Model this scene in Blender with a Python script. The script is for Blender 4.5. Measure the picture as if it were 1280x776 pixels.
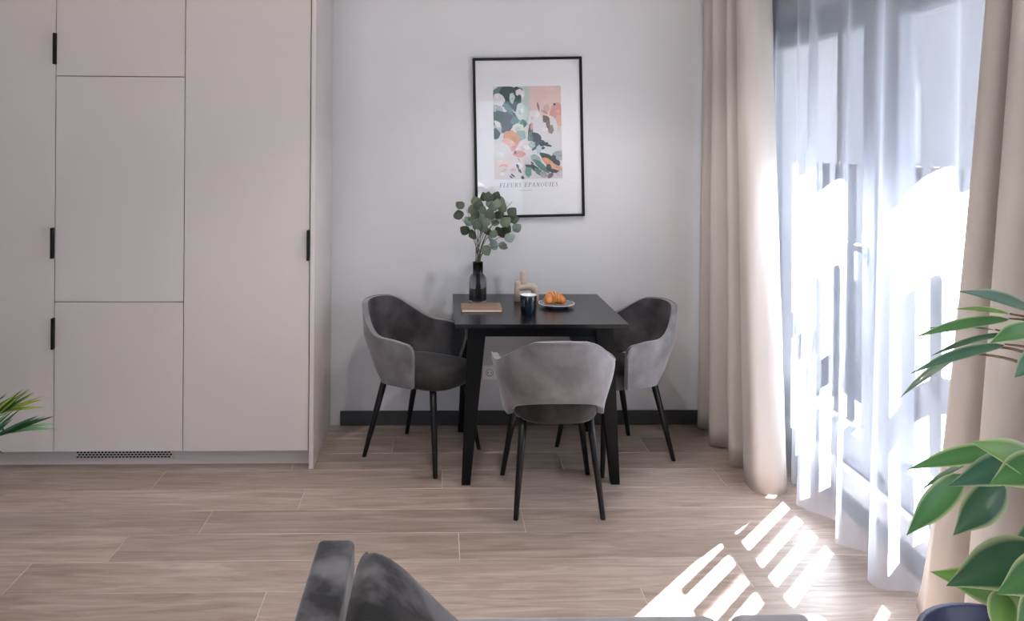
import bpy, bmesh, math, random
from mathutils import Vector, Matrix, Euler, noise

for o in list(bpy.data.objects):
    bpy.data.objects.remove(o)
random.seed(7)
scene = bpy.context.scene
COL = scene.collection

# ---------------------------------------------------------------- camera
FPX, CX, CY = 963.0, 577.0, 183.0            # focal length and principal point in pixels of 1280x776
CAMLOC = Vector((0, 0, 1.57))
CAMROT = Euler((math.radians(90), -0.007, -0.029), 'XYZ')
cam_d = bpy.data.cameras.new('camera')
cam = bpy.data.objects.new('camera', cam_d)
COL.objects.link(cam)
cam.location = CAMLOC
cam.rotation_euler = CAMROT
cam_d.sensor_width = 36
cam_d.lens = FPX / 1280 * 36
cam_d.shift_x = (640 - CX) / 1280
cam_d.shift_y = -(388 - CY) / 1280
cam_d.clip_start = 0.05
scene.camera = cam
CAMM = CAMROT.to_matrix()


def at(px, py, x=None, y=None, z=None):
    """point where the ray through a pixel meets the plane x=, y= or z=."""
    d = CAMM @ Vector(((px - CX) / FPX, -(py - CY) / FPX, -1))
    if z is not None:
        t = (z - CAMLOC.z) / d.z
    elif y is not None:
        t = (y - CAMLOC.y) / d.y
    else:
        t = (x - CAMLOC.x) / d.x
    return CAMLOC + d * t


# ---------------------------------------------------------------- light
world = bpy.data.worlds.new('sky')
scene.world = world
world.use_nodes = True
bg = world.node_tree.nodes['Background']
bg.inputs[0].default_value = (0.70, 0.82, 1.0, 1)
bg.inputs[1].default_value = 1.3

sun_d = bpy.data.lights.new('sun', 'SUN')
sun_d.energy = 120
sun_d.angle = math.radians(0.5)
sun_d.color = (1.0, 0.975, 0.95)
sun = bpy.data.objects.new('sun', sun_d)
COL.objects.link(sun)
sun.rotation_euler = Vector((0.68, 0.73, 0.92)).to_track_quat('Z', 'Y').to_euler()
sun.location = (6, 8, 8)

scene.view_settings.view_transform = 'Standard'
scene.view_settings.look = 'None'
scene.view_settings.gamma = 1
scene.view_settings.use_curve_mapping = False
scene.view_settings.exposure = 1.1
try:
    scene.cycles.max_bounces = 10
    scene.cycles.diffuse_bounces = 6
    scene.cycles.transparent_max_bounces = 24
    scene.cycles.sample_clamp_indirect = 6
    scene.cycles.caustics_reflective = False
    scene.cycles.caustics_refractive = False
except Exception:
    pass


def portal(loc, rot, sx, sy):
    d = bpy.data.lights.new('daylight_portal', 'AREA')
    d.shape = 'RECTANGLE'
    d.size, d.size_y = sx, sy
    d.cycles.is_portal = True
    o = bpy.data.objects.new('daylight_portal', d)
    o.location = loc
    o.rotation_euler = rot
    COL.objects.link(o)


# ---------------------------------------------------------------- materials
MATS = {}


def mat(name, col, rough=0.6, metal=0.0, **kw):
    m = bpy.data.materials.new(name)
    m.use_nodes = True
    b = m.node_tree.nodes['Principled BSDF']
    b.inputs['Base Color'].default_value = (*col, 1)
    b.inputs['Roughness'].default_value = rough
    b.inputs['Metallic'].default_value = metal
    for k, v in kw.items():
        b.inputs[k.replace('_', ' ')].default_value = v
    MATS[name] = m
    return m


def N(m, t, **kw):
    n = m.node_tree.nodes.new(t)
    for k, v in kw.items():
        setattr(n, k, v)
    return n


def L(m, a, b):
    m.node_tree.links.new(a, b)


def ramp(m, stops):
    r = N(m, 'ShaderNodeValToRGB')
    e = r.color_ramp.elements
    while len(e) < len(stops):
        e.new(0.5)
    for i, (p, c) in enumerate(stops):
        e[i].position = p
        e[i].color = (*c, 1) if len(c) == 3 else c
    return r


def noisy(name, c1, c2, scale, rough, stretch=(1, 1, 1), detail=4, bump=0.0, bscale=None, **kw):
    """Principled with a two-colour noise and optional fine bump."""
    m = mat(name, c1, rough, **kw)
    b = m.node_tree.nodes['Principled BSDF']
    tc = N(m, 'ShaderNodeTexCoord')
    mp = N(m, 'ShaderNodeMapping')
    mp.inputs['Scale'].default_value = stretch
    L(m, tc.outputs['Object'], mp.inputs[0])
    n = N(m, 'ShaderNodeTexNoise')
    n.inputs['Scale'].default_value = scale
    n.inputs['Detail'].default_value = detail
    L(m, mp.outputs[0], n.inputs['Vector'])
    r = ramp(m, [(0.35, c1), (0.68, c2)])
    L(m, n.outputs[0], r.inputs[0])
    L(m, r.outputs[0], b.inputs['Base Color'])
    if bump:
        n2 = N(m, 'ShaderNodeTexNoise')
        n2.inputs['Scale'].default_value = bscale or scale * 8
        n2.inputs['Detail'].default_value = 3
        L(m, mp.outputs[0], n2.inputs['Vector'])
        bp = N(m, 'ShaderNodeBump')
        bp.inputs['Strength'].default_value = bump
        bp.inputs['Distance'].default_value = 0.002
        L(m, n2.outputs[0], bp.inputs['Height'])
        L(m, bp.outputs[0], b.inputs['Normal'])
    return m


noisy('wall_paint', (0.585, 0.585, 0.605), (0.605, 0.605, 0.625), 3, 0.85, bump=0.08, bscale=180)
noisy('ceiling_paint', (0.80, 0.79, 0.78), (0.83, 0.82, 0.81), 3, 0.9)
noisy('cabinet_laminate', (0.545, 0.50, 0.495), (0.56, 0.515, 0.51), 2, 0.5, bump=0.02, bscale=300)
mat('black_metal', (0.004, 0.004, 0.005), 0.5, 0.0, Specular_IOR_Level=0.2)
mat('seam_dark', (0.03, 0.026, 0.025), 0.8)
noisy('baseboard_charcoal', (0.030, 0.030, 0.031), (0.037, 0.037, 0.038), 6, 0.5)
noisy('table_black', (0.005, 0.005, 0.006), (0.008, 0.008, 0.009), 5, 0.26, stretch=(1, 8, 1))
noisy('table_frame', (0.003, 0.003, 0.0035), (0.005, 0.005, 0.0055), 5, 0.5, **{'Specular IOR Level': 0.15})
mat('leg_black', (0.004, 0.004, 0.005), 0.34, 0.0, Specular_IOR_Level=0.3)
mat('white_plastic', (0.82, 0.82, 0.82), 0.35)
mat('window_white', (0.30, 0.32, 0.36), 0.4)
noisy('bounce_cut_dark', (0.07, 0.065, 0.06), (0.09, 0.085, 0.08), 4, 0.9)  # for the unseen outer skin, dark to cut bounced sun
mat('outer_metal', (0.05, 0.052, 0.055), 0.6)
mat('sill_white', (0.75, 0.75, 0.75), 0.5)
noisy('ceramic_sand', (0.40, 0.325, 0.27), (0.46, 0.38, 0.32), 30, 0.75, bump=0.15, bscale=200)
noisy('outer_plaster', (0.5, 0.48, 0.46), (0.56, 0.54, 0.52), 2, 0.9)
noisy('paving_outside', (0.14, 0.14, 0.14), (0.17, 0.17, 0.17), 1, 0.95)
noisy('ground_outside', (0.07, 0.07, 0.07), (0.09, 0.09, 0.09), 1, 0.95)
mat('mug_navy', (0.006, 0.013, 0.026), 0.12)
mat('porcelain', (0.80, 0.80, 0.80), 0.15)
mat('plate_dark', (0.03, 0.032, 0.036), 0.15)
mat('plate_face', (0.16, 0.165, 0.17), 0.15)
mat('paper_cream', (0.78, 0.68, 0.58), 0.8)
noisy('book_brown', (0.225, 0.14, 0.095), (0.26, 0.165, 0.115), 8, 0.55)
mat('poster_paper', (0.72, 0.72, 0.76), 0.7)
mat('poster_text', (0.16, 0.17, 0.20), 0.7)
mat('navy_pot', (0.010, 0.015, 0.06), 0.45, 0.0, Specular_IOR_Level=0.3)
noisy('soil', (0.02, 0.013, 0.009), (0.05, 0.03, 0.02), 60, 0.95)
noisy('bark', (0.13, 0.085, 0.05), (0.2, 0.14, 0.09), 40, 0.85)
noisy('stem_brown', (0.05, 0.045, 0.03), (0.09, 0.08, 0.05), 40, 0.7)
noisy('terracotta', (0.32, 0.3, 0.28), (0.38, 0.36, 0.34), 10, 0.7)
mat('lamp_white', (0.8, 0.8, 0.8), 0.4)


def velvet(name, c1, c2, tint, sheen=0.6):
    m = noisy(name, c1, c2, 8, 0.85, detail=5, bump=0.25, bscale=60)
    cr = [n for n in m.node_tree.nodes if n.type == 'VALTORGB'][0]
    cr.color_ramp.elements[0].position, cr.color_ramp.elements[1].position = 0.36, 0.68
    if 'sofa' in name or 'cushion' in name:
        cr.color_ramp.elements[0].position, cr.color_ramp.elements[1].position = 0.42, 0.62
    b = m.node_tree.nodes['Principled BSDF']
    b.inputs['Sheen Weight'].default_value = sheen
    b.inputs['Sheen Roughness'].default_value = 0.35
    b.inputs['Sheen Tint'].default_value = (*tint, 1)
    b.inputs['Specular IOR Level'].default_value = 0.15
    return m


velvet('velvet_inner_shaded', (0.032, 0.031, 0.033), (0.085, 0.082, 0.088), (0.75, 0.72, 0.74), 0.22)  # shaded copy of the chair velvet, its darkness put into the colour
velvet('velvet_outer_lit', (0.135, 0.132, 0.14), (0.235, 0.23, 0.245), (0.95, 0.93, 0.97), 0.75)  # lit copy of the same chair velvet, grazing light put into the colour
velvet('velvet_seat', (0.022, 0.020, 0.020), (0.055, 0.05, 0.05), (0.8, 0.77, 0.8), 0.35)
velvet('velvet_sofa', (0.018, 0.018, 0.020), (0.11, 0.11, 0.122), (0.9, 0.9, 0.95), 0.25)
velvet('velvet_cushion', (0.010, 0.010, 0.011), (0.085, 0.083, 0.09), (0.9, 0.9, 0.95), 0.2)
velvet('velvet_grey_lit', (0.22, 0.215, 0.23), (0.27, 0.265, 0.28), (0.9, 0.9, 0.95), 0.5)  # sofa velvet on the seat, grazing light put into a lighter colour

# heavy curtain cloth
m = noisy('curtain_beige', (0.52, 0.475, 0.44), (0.555, 0.505, 0.47), 4, 0.85, stretch=(1, 1, 0.2), bump=0.1, bscale=300)
b = m.node_tree.nodes['Principled BSDF']
b.inputs['Sheen Weight'].default_value = 0.15
tr = N(m, 'ShaderNodeBsdfTranslucent')
tr.inputs[0].default_value = (0.62, 0.54, 0.47, 1)
mx = N(m, 'ShaderNodeMixShader')
mx.inputs[0].default_value = 0.04
L(m, b.outputs[0], mx.inputs[1])
L(m, tr.outputs[0], mx.inputs[2])
L(m, mx.outputs[0], m.node_tree.nodes['Material Output'].inputs[0])

# sheer
m = bpy.data.materials.new('sheer_white')
MATS['sheer_white'] = m
m.use_nodes = True
m.node_tree.nodes.clear()
out = N(m, 'ShaderNodeOutputMaterial')
tp = N(m, 'ShaderNodeBsdfTransparent')
tp.inputs[0].default_value = (0.97, 0.98, 1, 1)
df = N(m, 'ShaderNodeBsdfDiffuse')
df.inputs[0].default_value = (0.76, 0.82, 0.93, 1)
tl = N(m, 'ShaderNodeBsdfTranslucent')
tl.inputs[0].default_value = (0.80, 0.86, 0.96, 1)
m1 = N(m, 'ShaderNodeMixShader')
m1.inputs[0].default_value = 0.6
L(m, df.outputs[0], m1.inputs[1])
L(m, tl.outputs[0], m1.inputs[2])
m2 = N(m, 'ShaderNodeMixShader')
# a woven net closes up when seen at a slant
lw = N(m, 'ShaderNodeLayerWeight')
lw.inputs[0].default_value = 0.35
mr = N(m, 'ShaderNodeMapRange')
mr.inputs['From Min'].default_value = 0.0
mr.inputs['From Max'].default_value = 1.0
mr.inputs['To Min'].default_value = 0.31
mr.inputs['To Max'].default_value = 0.95
L(m, lw.outputs['Facing'], mr.inputs['Value'])
L(m, mr.outputs[0], m2.inputs[0])
L(m, tp.outputs[0], m2.inputs[1])
L(m, m1.outputs[0], m2.inputs[2])
L(m, m2.outputs[0], out.inputs[0])

# clear panes (window, picture)
def clear_glass(name, refl):
    m = bpy.data.materials.new(name)
    MATS[name] = m
    m.use_nodes = True
    m.node_tree.nodes.clear()
    out = N(m, 'ShaderNodeOutputMaterial')
    tp = N(m, 'ShaderNodeBsdfTransparent')
    gl = N(m, 'ShaderNodeBsdfGlossy')
    gl.inputs['Roughness'].default_value = 0.02
    lw = N(m, 'ShaderNodeLayerWeight')
    lw.inputs[0].default_value = 0.5
    pw = N(m, 'ShaderNodeMath', operation='POWER')
    pw.inputs[1].default_value = 4.0
    L(m, lw.outputs['Facing'], pw.inputs[0])
    ma = N(m, 'ShaderNodeMath', operation='MULTIPLY_ADD')
    ma.inputs[1].default_value = 0.6
    ma.inputs[2].default_value = refl
    L(m, pw.outputs[0], ma.inputs[0])
    mx = N(m, 'ShaderNodeMixShader')
    L(m, ma.outputs[0], mx.inputs[0])
    L(m, tp.outputs[0], mx.inputs[1])
    L(m, gl.outputs[0], mx.inputs[2])
    L(m, mx.outputs[0], out.inputs[0])
clear_glass('pane_glass', 0.03)
clear_glass('picture_glass', 0.03)

# smoked vase glass
m = mat('smoked_glass', (0.22, 0.235, 0.265), 0.02)
b = m.node_tree.nodes['Principled BSDF']
b.inputs['Transmission Weight'].default_value = 1.0
tc = N(m, 'ShaderNodeTexCoord')
sx = N(m, 'ShaderNodeSeparateXYZ')
L(m, tc.outputs['Object'], sx.inputs[0])
mr = N(m, 'ShaderNodeMapRange')
mr.inputs['From Min'].default_value = 0.0
mr.inputs['From Max'].default_value = 0.21
L(m, sx.outputs[2], mr.inputs['Value'])
r = ramp(m, [(0.0, (0.35, 0.37, 0.40)), (0.25, (0.80, 0.82, 0.85)), (0.60, (0.60, 0.62, 0.66)), (0.75, (0.22, 0.23, 0.25))])
L(m, mr.outputs[0], r.inputs[0])
L(m, r.outputs[0], b.inputs['Base Color'])
b.inputs['IOR'].default_value = 1.3

# brick of the house across the street (far away: pattern in the material)
m = mat('far_brick', (0.5, 0.45, 0.42), 0.9)
b = m.node_tree.nodes['Principled BSDF']
tc = N(m, 'ShaderNodeTexCoord')
mp = N(m, 'ShaderNodeMapping')
mp.inputs['Rotation'].default_value = (math.radians(90), 0, math.radians(90))
bk = N(m, 'ShaderNodeTexBrick')
bk.inputs['Color1'].default_value = (0.27, 0.245, 0.24, 1)
bk.inputs['Color2'].default_value = (0.20, 0.18, 0.175, 1)
bk.inputs['Mortar'].default_value = (0.46, 0.45, 0.445, 1)
bk.inputs['Scale'].default_value = 4.0
bk.inputs['Mortar Size'].default_value = 0.03
sx = N(m, 'ShaderNodeSeparateXYZ')
cx = N(m, 'ShaderNodeCombineXYZ')
L(m, tc.outputs['Object'], sx.inputs[0])
L(m, sx.outputs[1], cx.inputs[0])
L(m, sx.outputs[2], cx.inputs[1])
L(m, cx.outputs[0], bk.inputs['Vector'])
L(m, bk.outputs[0], b.inputs['Base Color'])

# wood-look plank
m = mat('plank_oak', (0.4, 0.3, 0.25), 0.33, 0.0, Specular_IOR_Level=0.8)
b = m.node_tree.nodes['Principled BSDF']
tc = N(m, 'ShaderNodeTexCoord')
oi = N(m, 'ShaderNodeObjectInfo')
cmb = N(m, 'ShaderNodeCombineXYZ')
mul = N(m, 'ShaderNodeMath', operation='MULTIPLY')
mul.inputs[1].default_value = 37.0
L(m, oi.outputs['Random'], mul.inputs[0])
L(m, mul.outputs[0], cmb.inputs[0])
L(m, mul.outputs[0], cmb.inputs[1])
add = N(m, 'ShaderNodeVectorMath', operation='ADD')
L(m, tc.outputs['Object'], add.inputs[0])
L(m, cmb.outputs[0], add.inputs[1])
mp = N(m, 'ShaderNodeMapping')
mp.inputs['Scale'].default_value = (1.0, 11.0, 1.0)
L(m, add.outputs[0], mp.inputs[0])
n1 = N(m, 'ShaderNodeTexNoise')
n1.inputs['Scale'].default_value = 2.6
n1.inputs['Detail'].default_value = 9
n1.inputs['Roughness'].default_value = 0.62
n1.inputs['Distortion'].default_value = 1.1
L(m, mp.outputs[0], n1.inputs['Vector'])
r = ramp(m, [(0.28, (0.22, 0.158, 0.122)), (0.5, (0.335, 0.262, 0.218)), (0.72, (0.46, 0.385, 0.34))])
L(m, n1.outputs[0], r.inputs[0])
hsv = N(m, 'ShaderNodeHueSaturation')
mr = N(m, 'ShaderNodeMapRange')
mr.inputs['To Min'].default_value = 0.86
mr.inputs['To Max'].default_value = 1.10
L(m, oi.outputs['Random'], mr.inputs['Value'])
L(m, mr.outputs[0], hsv.inputs['Value'])
L(m, r.outputs[0], hsv.inputs['Color'])
L(m, hsv.outputs[0], b.inputs['Base Color'])
bp = N(m, 'ShaderNodeBump')
bp.inputs['Strength'].default_value = 0.12
bp.inputs['Distance'].default_value = 0.002
L(m, n1.outputs[0], bp.inputs['Height'])
L(m, bp.outputs[0], b.inputs['Normal'])
mat('grout', (0.56, 0.50, 0.45), 0.9)

# bread
m = noisy('bread_crust', (0.60, 0.21, 0.035), (0.40, 0.105, 0.015), 22, 0.4, detail=4, bump=0.3, bscale=60)
b = m.node_tree.nodes['Principled BSDF']
b.inputs['Coat Weight'].default_value = 0.25
mat('bread_crumb', (0.78, 0.50, 0.24), 0.7)


def attr_mat(name, rough, coat=0.0, transl=0.0):
    """colour from the mesh's own colour attribute (leaf variegation, print colours)."""
    m = mat(name, (1, 1, 1), rough)
    b = m.node_tree.nodes['Principled BSDF']
    a = N(m, 'ShaderNodeVertexColor')
    a.layer_name = 'Col'
    L(m, a.outputs[0], b.inputs['Base Color'])
    b.inputs['Coat Weight'].default_value = coat
    if transl:
        t = N(m, 'ShaderNodeBsdfTranslucent')
        L(m, a.outputs[0], t.inputs[0])
        x = N(m, 'ShaderNodeMixShader')
        x.inputs[0].default_value = transl
        L(m, b.outputs[0], x.inputs[1])
        L(m, t.outputs[0], x.inputs[2])
        L(m, x.outputs[0], m.node_tree.nodes['Material Output'].inputs[0])
    return m
attr_mat('leaf_variegated', 0.35, 0.2, 0.3)
attr_mat('leaf_eucalyptus', 0.6, 0.0, 0.12)
attr_mat('leaf_palm', 0.45, 0.0, 0.25)
attr_mat('print_ink', 0.7)

# ---------------------------------------------------------------- mesh helpers
def tag(o, label=None, cat=None, group=None, kind=None):
    if label: o['label'] = label
    if cat: o['category'] = cat
    if group: o['group'] = group
    if kind: o['kind'] = kind
    return o


def empty(name, loc=(0, 0, 0), rz=0.0):
    o = bpy.data.objects.new(name, None)
    o.empty_display_size = 0.1
    o.location = loc
    o.rotation_euler = (0, 0, rz)
    COL.objects.link(o)
    return o


def mesh_obj(name, me, mats, parent=None, loc=None, smooth=False):
    o = bpy.data.objects.new(name, me)
    if not isinstance(mats, (list, tuple)):
        mats = [mats]
    if not me.materials:
        for k in mats:
            me.materials.append(MATS[k])
    if smooth:
        me.polygons.foreach_set('use_smooth', [True] * len(me.polygons))
    if parent is not None:
        o.parent = parent
    if loc is not None:
        o.location = loc
    COL.objects.link(o)
    return o


def bm_obj(name, bm, mats, parent=None, loc=None, smooth=False):
    bmesh.ops.recalc_face_normals(bm, faces=bm.faces)
    me = bpy.data.meshes.new(name)
    bm.to_mesh(me)
    bm.free()
    return mesh_obj(name, me, mats, parent, loc, smooth)


def add_box(bm, lo, hi, bevel=0.0, seg=2):
    vs = [bm.verts.new((x, y, z)) for x in (lo[0], hi[0]) for y in (lo[1], hi[1]) for z in (lo[2], hi[2])]
    idx = [(0, 1, 3, 2), (4, 6, 7, 5), (0, 4, 5, 1), (2, 3, 7, 6), (0, 2, 6, 4), (1, 5, 7, 3)]
    fs = [bm.faces.new([vs[i] for i in f]) for f in idx]
    if bevel:
        es = list({e for f in fs for e in f.edges})
        bmesh.ops.bevel(bm, geom=es, offset=bevel, segments=seg, profile=0.5, affect='EDGES')


def box(name, lo, hi, m, parent=None, bevel=0.0, seg=2, smooth=False, center=False):
    """box object; its origin sits at the box's base centre when center=True."""
    bm = bmesh.new()
    loc = None
    if center:
        c = Vector(((lo[0] + hi[0]) / 2, (lo[1] + hi[1]) / 2, lo[2]))
        lo = Vector(lo) - c
        hi = Vector(hi) - c
        loc = c
    add_box(bm, lo, hi, bevel, seg)
    return bm_obj(name, bm, m, parent, loc, smooth)


def add_loft(bm, rings, cap=True):
    """rings: list of equal-length lists of points (closed loops)."""
    rv = [[bm.verts.new(p) for p in r] for r in rings]
    n = len(rv[0])
    for a, b_ in zip(rv, rv[1:]):
        for i in range(n):
            bm.faces.new((a[i], a[(i + 1) % n], b_[(i + 1) % n], b_[i]))
    if cap:
        bm.faces.new(rv[0][::-1])
        bm.faces.new(rv[-1])


def circle(c, r, n, ax=Vector((0, 0, 1)), sq=None):
    ax = Vector(ax).normalized()
    u = ax.orthogonal().normalized() if abs(ax.z) < 0.999 else Vector((1, 0, 0))
    v = ax.cross(u)
    return [Vector(c) + (u * math.cos(2 * math.pi * i / n) + v * math.sin(2 * math.pi * i / n)) * r for i in range(n)]


def add_tube(bm, pts, radii, n=10, cap=True):
    pts = [Vector(p) for p in pts]
    if not isinstance(radii, (list, tuple)):
        radii = [radii] * len(pts)
    rings = []
    u = None
    for i, p in enumerate(pts):
        d = (pts[min(i + 1, len(pts) - 1)] - pts[max(i - 1, 0)]).normalized()
        if u is None:
            u = d.orthogonal().normalized()
        u = (u - d * u.dot(d)).normalized()
        v = d.cross(u)
        rings.append([p + (u * math.cos(2 * math.pi * k / n) + v * math.sin(2 * math.pi * k / n)) * radii[i] for k in range(n)])
    add_loft(bm, rings, cap)


def add_lathe(bm, prof, n=32, closed=False):
    """prof: (radius, z) list; closed=True joins the end to the start (a wall with thickness)."""
    rv = []
    for r, z in prof:
        if r < 1e-6:
            rv.append([bm.verts.new((0, 0, z))])
        else:
            rv.append([bm.verts.new((r * math.cos(2 * math.pi * i / n), r * math.sin(2 * math.pi * i / n), z)) for i in range(n)])
    pairs = list(zip(rv, rv[1:]))
    if closed:
        pairs.append((rv[-1], rv[0]))
    for a, b_ in pairs:
        for i in range(n):
            j = (i + 1) % n
            if len(a) == 1 and len(b_) == 1:
                continue
            if len(a) == 1:
                bm.faces.new((a[0], b_[j], b_[i]))
            elif len(b_) == 1:
                bm.faces.new((a[i], a[j], b_[0]))
            else:
                bm.faces.new((a[i], a[j], b_[j], b_[i]))


def lathe(name, prof, m, parent=None, loc=None, n=40, closed=False):
    bm = bmesh.new()
    add_lathe(bm, prof, n, closed)
    return bm_obj(name, bm, m, parent, loc, True)


def catmull(pts, per):
    pts = [Vector(p) for p in pts]
    P = [pts[0] * 2 - pts[1]] + pts + [pts[-1] * 2 - pts[-2]]
    res = []
    for i in range(1, len(P) - 2):
        p0, p1, p2, p3 = P[i - 1], P[i], P[i + 1], P[i + 2]
        for k in range(per):
            t = k / per
            res.append(0.5 * ((2 * p1) + (p2 - p0) * t + (2 * p0 - 5 * p1 + 4 * p2 - p3) * t * t + (3 * p1 - p0 - 3 * p2 + p3) * t ** 3))
    res.append(pts[-1])
    return res


def sstep(a, b_, x):
    t = max(0.0, min(1.0, (x - a) / (b_ - a)))
    return t * t * (3 - 2 * t)


def superellipse(a, b_, n, e=2.6):
    pts = []
    for i in range(n):
        t = 2 * math.pi * i / n
        c, s = math.cos(t), math.sin(t)
        pts.append((a * math.copysign(abs(c) ** (2 / e), c), b_ * math.copysign(abs(s) ** (2 / e), s)))
    return pts


# ---------------------------------------------------------------- setting
WY = 4.35        # far wall
WX = 1.78        # window wall, inner face
LX = -3.2        # left wall
BY = -2.6        # wall behind the camera
CZ = 2.66        # ceiling
TH = 0.45        # outer wall thickness

tag(box('wall_far', (LX - 0.1, WY, -0.05), (WX + TH, WY + 0.2, CZ), 'wall_paint'), 'plain pale grey wall behind the dining table', None, None, 'structure')
tag(box('wall_left', (LX - 0.2, BY - 0.2, -0.05), (LX, WY, CZ), 'wall_paint'), kind='structure')
# window wall with its opening
WIN_Y0, WIN_Y1, WIN_Z0, WIN_Z1 = 1.25, 4.26, 0.20, 2.24
bm = bmesh.new()
add_box(bm, (WX, BY, -0.05), (WX + TH, WIN_Y0, CZ))
add_box(bm, (WX, WIN_Y1, -0.05), (WX + TH, WY, CZ))
add_box(bm, (WX, WIN_Y0, -0.05), (WX + TH, WIN_Y1, WIN_Z0))
add_box(bm, (WX, WIN_Y0, WIN_Z1), (WX + TH, WIN_Y1, CZ))
tag(bm_obj('wall_right', bm, 'wall_paint'), kind='structure')
bm = bmesh.new()
for lo, hi in (((WX + TH, BY, -3), (WX + TH + 0.03, WIN_Y0, 5.5)), ((WX + TH, WIN_Y1, -3), (WX + TH + 0.03, WY + 3, 5.5)), ((WX + TH, WIN_Y0, -3), (WX + TH + 0.03, WIN_Y1, WIN_Z0)), ((WX + TH, WIN_Y0, WIN_Z1), (WX + TH + 0.03, WIN_Y1, 5.5))):
    add_box(bm, lo, hi)
tag(bm_obj('bounce_cut_skin', bm, 'bounce_cut_dark'), kind='structure')  # unseen dark skin, added to cut sun bounce onto the brick house
# wall behind the camera with a wide opening added to let daylight in
bm = bmesh.new()
add_box(bm, (LX, BY - 0.2, -0.05), (-2.6, BY, CZ))
add_box(bm, (1.3, BY - 0.2, -0.05), (WX + TH, BY, CZ))
add_box(bm, (-2.6, BY - 0.2, 2.3), (1.3, BY, CZ))
add_box(bm, (-2.6, BY - 0.2, -0.05), (1.3, BY, 0.15))
tag(bm_obj('wall_near', bm, 'wall_paint'), kind='structure')
tag(box('ceiling', (LX - 0.2, BY - 0.2, CZ), (WX + TH, WY + 0.2, CZ + 0.2), 'ceiling_paint'), kind='structure')
portal((-0.65, BY - 0.1, 1.22), (math.radians(-90), 0, math.radians(180)), 3.9, 2.15)
portal((WX + TH, (WIN_Y0 + WIN_Y1) / 2, 1.22), (0, math.radians(90), 0), 2.04, 3.0)

floor = tag(box('floor', (LX - 0.2, BY - 0.2, -0.15), (WX + TH, WY + 0.2, -0.0012), 'grout'), 'wood-look plank floor in warm greyish beige', None, None, 'structure')
ROW, LEN, GAP = 0.2025, 1.325, 0.0028
bm = bmesh.new()
add_box(bm, (0, 0, -0.008), (LEN - GAP, ROW - GAP, 0.0), 0.0008, 1)
bmesh.ops.recalc_face_normals(bm, faces=bm.faces)
full_plank = bpy.data.meshes.new('plank')
bm.to_mesh(full_plank); bm.free()
full_plank.materials.append(MATS['plank_oak'])
joints = {0: 1.29, 1: 1.095, 2: 0.62, 3: -1.30, 4: -0.60, 5: -0.96, 6: -1.235, 7: -1.51, 8: 0.73}
k = 0
y1 = WY
while y1 > BY:
    y0 = y1 - ROW
    j = joints.get(k, random.uniform(-1.3, 0))
    x = j
    while x > LX:
        x -= LEN
    while x < WX:
        a, c = max(x, LX), min(x + LEN - GAP, WX)
        if c - a > 0.02:
            if abs((c - a) - (LEN - GAP)) < 1e-4:
                o = bpy.data.objects.new('plank', full_plank)
                COL.objects.link(o)
                o.parent = floor
            else:
                bm = bmesh.new()
                add_box(bm, (0, 0, -0.008), (c - a, ROW - GAP, 0.0), 0.0008, 1)
                o = bm_obj('plank', bm, 'plank_oak', floor)
            o.location = (a, y0, 0)
        x += LEN
    y1 = y0
    k += 1

tag(box('baseboard_far', (-0.545, WY - 0.014, 0), (WX, WY, 0.08), 'baseboard_charcoal', bevel=0.002, seg=1), 'dark charcoal baseboard along the far wall', None, None, 'structure')
bm = bmesh.new()
add_box(bm, (WX - 0.014, BY, 0), (WX, WY - 0.014, 0.08))
tag(bm_obj('baseboard_right', bm, 'baseboard_charcoal'), kind='structure')

# window
win = tag(empty('window_1', (WX, 2.7, WIN_Z0)), 'large grey framed window behind the sheer curtain', None, None, 'structure')


def wpart(name, lo, hi, m, par=win, bevel=0.004):
    off = Vector((WX, 2.7, WIN_Z0))
    return box(name, Vector(lo) - off, Vector(hi) - off, m, par, bevel, 1)


FX0, FX1 = WX + 0.02, WX + 0.09
wpart('window_frame', (FX0, WIN_Y0, WIN_Z0), (FX1, WIN_Y1, WIN_Z0 + 0.06), 'window_white')
wpart('window_frame', (FX0, WIN_Y0, WIN_Z1 - 0.06), (FX1, WIN_Y1, WIN_Z1), 'window_white')
wpart('window_frame', (FX0, WIN_Y1 - 0.06, WIN_Z0), (FX1, WIN_Y1, WIN_Z1), 'window_white')
wpart('window_frame', (FX0, WIN_Y0, WIN_Z0), (FX1, WIN_Y0 + 0.06, WIN_Z1), 'window_white')
wpart('mullion', (FX0, 3.04, WIN_Z0), (FX1, 3.12, WIN_Z1), 'window_white')


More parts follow.
